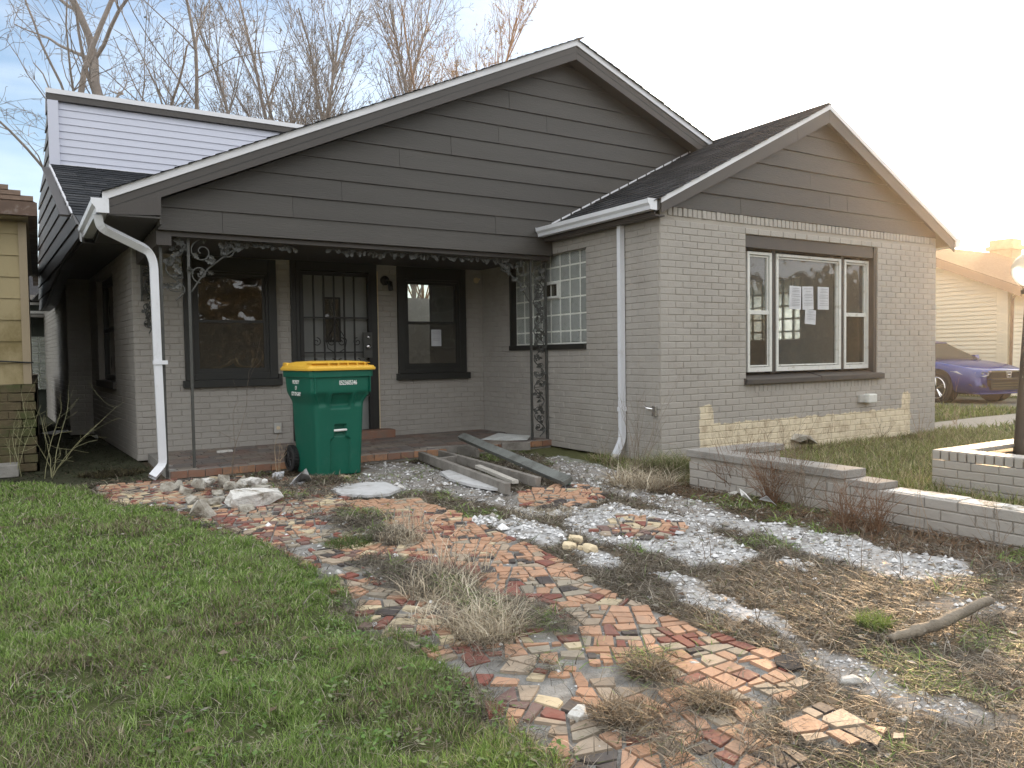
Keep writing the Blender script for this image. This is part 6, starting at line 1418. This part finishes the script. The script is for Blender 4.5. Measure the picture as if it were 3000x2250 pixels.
col = pick(rn, n, GREENS, (5, 5, 4, 2, 1.2, 1)); cd = pick(rn, n, [(.30, .26, .18), (.22, .18, .12), (.16, .13, .085), (.12, .15, .05)], (2, 3, 2, 2)); mk = (dry > .64) & (rn.random(n) < .6); col[mk] = cd[mk]
tk = rn.random(n) < thatch*.9; col[tk] = pick(rn, tk.sum(), [(.52, .47, .37), (.38, .33, .25), (.13, .10, .07), (.06, .05, .035)], (3, 2, 2.5, 3))
kk = ~((thatch > .55) & (rn.random(n) < .72)); X, Y, Zz, dn, sizef, col, tk = X[kk], Y[kk], Zz[kk], dn[kk], sizef[kk], col[kk], tk[kk]; n = len(X)
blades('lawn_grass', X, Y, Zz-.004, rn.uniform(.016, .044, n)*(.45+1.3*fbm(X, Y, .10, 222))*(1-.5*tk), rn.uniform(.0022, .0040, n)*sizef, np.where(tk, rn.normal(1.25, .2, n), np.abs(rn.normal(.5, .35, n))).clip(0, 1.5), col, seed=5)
print('lawn blades', n)
# flat dead blades: everywhere in the yard except on tiles and white patches, heaped where the walk is overgrown
X, Y = scatter(2600000, -1.6, 4.65, .8, 7.8, 7, near=1.9); T, W, Cv, La = masks(X, Y); u = rn.random(len(X)); nn_ = fbm(X, Y, .3, 83)
bare = (T < 0) & (La < 0); dens = np.where(bare, .50+.8*(nn_-.4), 0); dens = np.where(W > .2, dens*(.26-.24*W)*(.3+1.6*(fbm(X, Y, .14, 86) > .52)), dens); dens = np.where(T > 0, np.maximum(Cv*.95, .022), dens)
dens = np.where(La > 0, .045, dens); edge = np.exp(-(La/.07)**2)*.55; dens = np.maximum(dens, edge*(nn_+.1)); dens = np.where((Y > 7.55) & (X > .95), .0, dens); k = (u < dens); k &= rn.random(len(X)) < .60
k &= ~((X > 1.9) & (X < 2.8) & (Y > 6.9) & (Y < 7.6))
X, Y, Cv = X[k], Y[k], Cv[k]; n = len(X); d = np.hypot(X, Y); wallk = np.clip(1-(WXL-X)/1.0, 0, 1)*(Y < 5)
Zz = gz(X, Y)+rn.uniform(0, .018, n)+Cv*rn.uniform(0, .03, n)
col = pick(rn, n, [(.25, .22, .175), (.185, .16, .125), (.37, .335, .27), (.12, .10, .075), (.075, .062, .047), (.13, .16, .07)], (4, 4, 2.4, 4, 3.4, 1.2)); rust = pick(rn, n, [(.17, .10, .055), (.12, .07, .04), (.22, .14, .08)], (2, 2, 1)); mk = rn.random(n) < wallk*.75; col[mk] = rust[mk]
gp_ = (fbm(X, Y, .5, 99) > .60) & (rn.random(n) < .45) & (X > 1.5); col[gp_] = pick(rn, gp_.sum(), GREENS[:4], (3, 3, 2, 2))
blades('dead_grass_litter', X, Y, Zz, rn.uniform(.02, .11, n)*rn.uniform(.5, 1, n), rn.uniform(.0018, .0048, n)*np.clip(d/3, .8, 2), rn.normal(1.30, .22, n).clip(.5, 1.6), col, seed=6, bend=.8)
print('litter', n)
# tufts: tall straw and small clumps
def tuft(px, py, n, rad, h, cols, w, label, lean=.5, seed=0, name='grass_tuft', wd=.0026, z=0):
    wd *= 1.25
    rn = np.random.default_rng(seed or int(px+py)); b = onz(px, py); r = rad*np.sqrt(rn.random(n)); a = rn.uniform(0, 6.28, n); X = b.x+r*np.cos(a); Y = b.y+r*np.sin(a)*.9
    o = blades(name, X, Y, gz(X, Y)+z, h*rn.uniform(.4, 1.15, n), rn.uniform(.7, 1.3, n)*wd, np.abs(rn.normal(lean, .35, n)).clip(0, 1.5), pick(rn, n, cols, w), seed=int(px), kind=False, bend=1.1); return tag(o, label, 'grass tuft')
STRAW = [(.58, .50, .38), (.44, .38, .28), (.72, .66, .53), (.24, .19, .14)]; SW = (3, 3, 2, 1.5)
tuft(1290, 1740, 480, .19, .12, STRAW, SW, 'tall pale straw grass clump, upper left part beside the tiled walk', .7, wd=.003)
tuft(1370, 1810, 620, .24, .12, STRAW, SW, 'largest pale straw grass clump in the middle of the walk', .85, wd=.003)
tuft(1430, 1860, 1400, .15, .11, STRAW, SW, 'flattened straw clump at the lower end of the pale grass', .9, wd=.003)
tuft(1180, 1590, 420, .14, .09, STRAW, SW, 'small straw tuft near the left side of the tiled walk', .6)
tuft(1190, 1560, 90, .15, .24, STRAW, SW, 'few tall straw stems rising above the left tuft', .3, wd=.0022)
tuft(1320, 1680, 110, .2, .24, STRAW, SW, 'few tall straw stems above the pale clump', .3, wd=.0022, seed=77)
tuft(1905, 1985, 900, .075, .07, [(.20, .16, .11), (.28, .23, .16), (.12, .09, .06)], (3, 2, 2), 'round dead tuft growing between the tiles at centre right', .9, wd=.002)
tuft(1840, 2110, 700, .11, .08, [(.20, .16, .11), (.28, .23, .16), (.12, .09, .06)], (3, 2, 2), 'dark dead tuft between the tiles near the bottom', .95, wd=.002)
tuft(2090, 2075, 900, .08, .06, [(.20, .16, .11), (.28, .23, .16), (.12, .09, .06)], (3, 2, 2), 'low dead tuft at the lower edge of the tiled sweep', 1., wd=.002)
tuft(1950, 1392, 1600, .22, .26, [(.14, .17, .06), (.27, .25, .15), (.36, .31, .2), (.11, .14, .05)], (3, 3, 2, 2), 'green and straw grass tuft at the corner of the wing', .7, wd=.004)
tuft(1880, 1420, 1200, .28, .22, STRAW, SW, 'fallen straw grass below the right downspout', 1.1, wd=.004)
tuft(2560, 1850, 400, .07, .07, [(.16, .24, .05), (.22, .28, .08)], (1, 1), 'bright green grass tuft between the white strip and the log', .35)
tuft(1020, 1600, 900, .14, .06, [(.08, .13, .03), (.12, .16, .05), (.2, .17, .1)], (3, 2, 1), 'green tuft on the tiles at the edge of the lawn', .8)
tuft(1590, 1500, 700, .25, .06, STRAW, SW, 'thin straw fringe before the round patch of tiles', 1.1)
tuft(940, 1415, 900, .25, .06, [(.09, .07, .05), (.14, .11, .08), (.08, .11, .03)], (3, 2, 1), 'dark leaf litter mound beside the bin', 1.2, wd=.006)
tuft(800, 1390, 1600, .28, .06, [(.075, .055, .04), (.13, .10, .07)], (3, 2), 'dark leaf litter heaped behind the rubble', 1.25, wd=.007)
tuft(1250, 1350, 900, .20, .05, [(.075, .055, .04), (.13, .10, .07)], (3, 2), 'dark leaf litter at the porch edge beside the timber', 1.25, wd=.007)
tuft(330, 1390, 1200, .3, .07, [(.06, .05, .03), (.09, .08, .04)], (3, 2), 'dark leaf litter at the foot of the left downspout', 1.2, wd=.007)
# right hand lawn beyond the low wall
rn = np.random.default_rng(12)
def rl(n, x0, x1, y0, y1, hs, ws, nm, cols, w, lean, seed, cut=.3):
    rr_ = np.random.default_rng(seed); X = rr_.uniform(x0, x1, n); Y = rr_.uniform(y0, y1, n); v = in_view(np.stack([X, Y, np.zeros(n)], 1), 200); X, Y = X[v], Y[v]
    k = (rr_.random(len(X)) < np.clip(.2+1.7*(fbm(X, Y, .6, 31)-cut), .05, 1)) & ~((X > 10.2) & (Y > 5.75) & (Y < 6.6)) & ~((X > 5.2) & (X < 10.2) & (Y > YF-.02)) & ~((X > PX-.03) & (X < 8) & (Y < PY)) & ~((X > 15.2) & (X < 18.6)) & ~((X < WXL+.95) & (Y > Y1-.2) & (Y < Y1+.02)); X, Y = X[k], Y[k]
    blades(nm, X, Y, gz(X, Y)-.003, rr_.uniform(*hs, len(X)), rr_.uniform(*ws, len(X)), np.abs(rr_.normal(lean, .35, len(X))).clip(0, 1.5), pick(rr_, len(X), cols, w), seed=seed); print(nm, len(X))
RC = [(.17, .21, .06), (.24, .27, .10), (.40, .36, .21), (.12, .14, .045), (.27, .22, .14)]
rl(150000, WXL+.2, 10.5, 1.5, 6.4, (.03, .13), (.004, .008), 'right_lawn_grass', RC, (3, 3, 3, 2, 2), .6, 3)
rl(70000, 10, 19, 3, 16, (.04, .14), (.010, .02), 'far_lawn_grass', RC, (4, 4, 1.5, 2, 1), .5, 4)
rl(22000, 5.0, 10.4, 4.9, 5.72, (.03, .10), (.005, .010), 'leaf_litter', [(.09, .065, .04), (.16, .12, .08), (.12, .13, .05), (.06, .045, .03)], (3, 2, 1.4, 2), 1.25, 5, cut=.1)
rl(24000, 4.66, 5.3, -.5, 5.7, (.03, .12), (.004, .007), 'dry_verge_grass', RC, (2, 2, 4, 2, 3), .9, 8, cut=.1)
# passage floor and strip along the porch: dark moss and leaf bits
X = rn.uniform(-1.5, 1.0, 22000); Y = rn.uniform(7.5, 16, 22000); k = (fbm(X, Y, .5, 13) > .45) | (rn.random(22000) < .3); X, Y = X[k], Y[k]
blades('passage_moss', X, Y, gz(X, Y), rn.uniform(.01, .04, len(X)), rn.uniform(.006, .014, len(X)), rn.normal(1.2, .2, len(X)), pick(rn, len(X), [(.05, .06, .03), (.075, .06, .04), (.04, .055, .02)], (3, 2, 2)), seed=9)
# fallen leaves
def leaves():
    rn = np.random.default_rng(33); n = 2600; X = rn.uniform(-2.5, 4.6, n); Y = rn.uniform(1.2, 8, n); T, W, Cv, La = masks(X, Y); k = ((T < 0) | (Cv > .3)) & (rn.random(n) < np.where(La > 0, .28, .8)); X, Y = X[k], Y[k]; n = len(X)
    s = rn.uniform(.012, .028, n); a = rn.uniform(0, 6.28, n); z = gz(X, Y)+rn.uniform(.008, .03, n); ca, sa = np.cos(a), np.sin(a); V = []
    for u, v, w in ((-1, 0, .1), (-.2, -.55, .35), (1, 0, .2), (-.1, .6, .5)): V.append(np.stack([X+s*(u*ca-v*sa), Y+s*(u*sa+v*ca), z+s*w*rn.uniform(.2, 1.2, n)], 1))
    V = np.stack(V, 1).reshape(-1, 3); o = (np.arange(n)*4)[:, None, None]; Tn = (o+np.array([[0, 1, 2], [0, 2, 3]])[None]).reshape(-1, 3)
    c0 = pick(rn, n, [(.20, .15, .10), (.28, .23, .17), (.13, .09, .06), (.36, .33, .28)], (3, 2, 3, 1)); c = np.repeat(c0, 4, axis=0); ob = obj_np('fallen_leaves', mesh_np('fallen_leaves', V, Tn, M_BLADE, c)); ob['kind'] = 'stuff'
leaves()
def broadleaf():
    """clover and other flat weeds in rosettes through the turf"""
    rn = np.random.default_rng(91); m_ = 900; cx = rn.uniform(-2.6, 1.9, m_); cy = 1.1+rn.uniform(0, 1, m_)**1.5*6; La = masks(cx, cy)[3]; k = (La > -.06) & (La < rn.uniform(.05, 1.6, m_)); cx, cy = cx[k], cy[k]
    q = 14; X = np.repeat(cx, q)+rn.normal(0, .03, len(cx)*q); Y = np.repeat(cy, q)+rn.normal(0, .03, len(cx)*q); n = len(X); s = rn.uniform(.006, .013, n); a = rn.uniform(0, 6.28, n); z = gz(X, Y)+rn.uniform(.012, .04, n); ca, sa = np.cos(a), np.sin(a); V = []
    for u, v, w in ((-1, 0, 0), (-.1, -.6, .3), (1, 0, .5), (-.1, .6, .3)): V.append(np.stack([X+s*(u*ca-v*sa), Y+s*(u*sa+v*ca), z+s*w], 1))
    V = np.stack(V, 1).reshape(-1, 3); o = (np.arange(n)*4)[:, None, None]; Tn = (o+np.array([[0, 1, 2], [0, 2, 3]])[None]).reshape(-1, 3)
    ob = obj_np('broadleaf_weeds', mesh_np('broadleaf_weeds', V, Tn, M_BLADE, np.repeat(pick(rn, n, [(.11, .20, .05), (.16, .24, .08), (.20, .22, .13)], (3, 2, 1)), 4, axis=0))); ob['kind'] = 'stuff'
broadleaf()
# ------------------------------------------------------------------ crushed stone
def gravel():
    rn = np.random.default_rng(21); X, Y = scatter(420000, .5, 4.7, 1.2, 7.7, 17, near=2.4); T, W, Cv, La = masks(X, Y); p = W*.36*(fbm(X, Y, .10, 15) > .36)+np.where((T < 0) & (La < 0), .012, .0)+np.where((T > 0), .016, 0)
    k = (rn.random(len(X)) < p) & ~((Y > 7.6)) & ~((X > 1.95) & (X < 2.75) & (Y > 6.95) & (Y < 7.6)); X, Y = X[k], Y[k]; n = len(X); s = rn.lognormal(math.log(.0052), .5, n)*np.clip(np.hypot(X, Y)/3.2, .85, 1.6); print('stones', n)
    O = np.array([[1, 0, 0], [-1, 0, 0], [0, 1, 0], [0, -1, 0], [0, 0, .7], [0, 0, -.7], [.62, .62, .35], [-.6, -.6, .4]])
    V = O[None]*s[:, None, None]*rn.uniform(.55, 1.3, (n, 8, 3)); a = rn.uniform(0, 6.28, n); c_, s_ = np.cos(a)[:, None], np.sin(a)[:, None]; V = np.stack([V[..., 0]*c_-V[..., 1]*s_, V[..., 0]*s_+V[..., 1]*c_, V[..., 2]], -1)
    V += np.stack([X, Y, gz(X, Y)+s*.25], 1)[:, None, :]
    Tn = np.array([[0, 6, 4], [6, 2, 4], [2, 1, 4], [1, 7, 4], [7, 3, 4], [3, 0, 4], [0, 2, 6], [1, 3, 7]]); Tn = ((np.arange(n)*8)[:, None, None]+Tn[None]).reshape(-1, 3)
    c = np.repeat(pick(rn, n, [(.56, .56, .56), (.66, .66, .66), (.44, .43, .41), (.28, .26, .23)], (3, 3, 2, 1.2)), 8, axis=0); ob = obj_np('gravel', mesh_np('gravel', V.reshape(-1, 3), Tn, M_STONE, c)); ob['kind'] = 'stuff'
gravel()

# ------------------------------------------------------------------ thin scattering air added to imitate the lens glare towards the sun
def glare_haze():
    mb = MB(); mb.box((-45, -45, -1.2), (75, 60, 19)); mt = bpy.data.materials.new('glare_haze'); mt.use_nodes = True; nt = mt.node_tree; nt.nodes.clear()
    o = nt.nodes.new('ShaderNodeOutputMaterial'); v = nt.nodes.new('ShaderNodeVolumePrincipled'); v.inputs['Density'].default_value = .0012; v.inputs['Anisotropy'].default_value = .86; v.inputs['Color'].default_value = (1, .93, .84, 1)
    nt.links.new(v.outputs[0], o.inputs['Volume']); ob = mb.build('glare_haze', mt); ob['kind'] = 'stuff'
glare_haze()
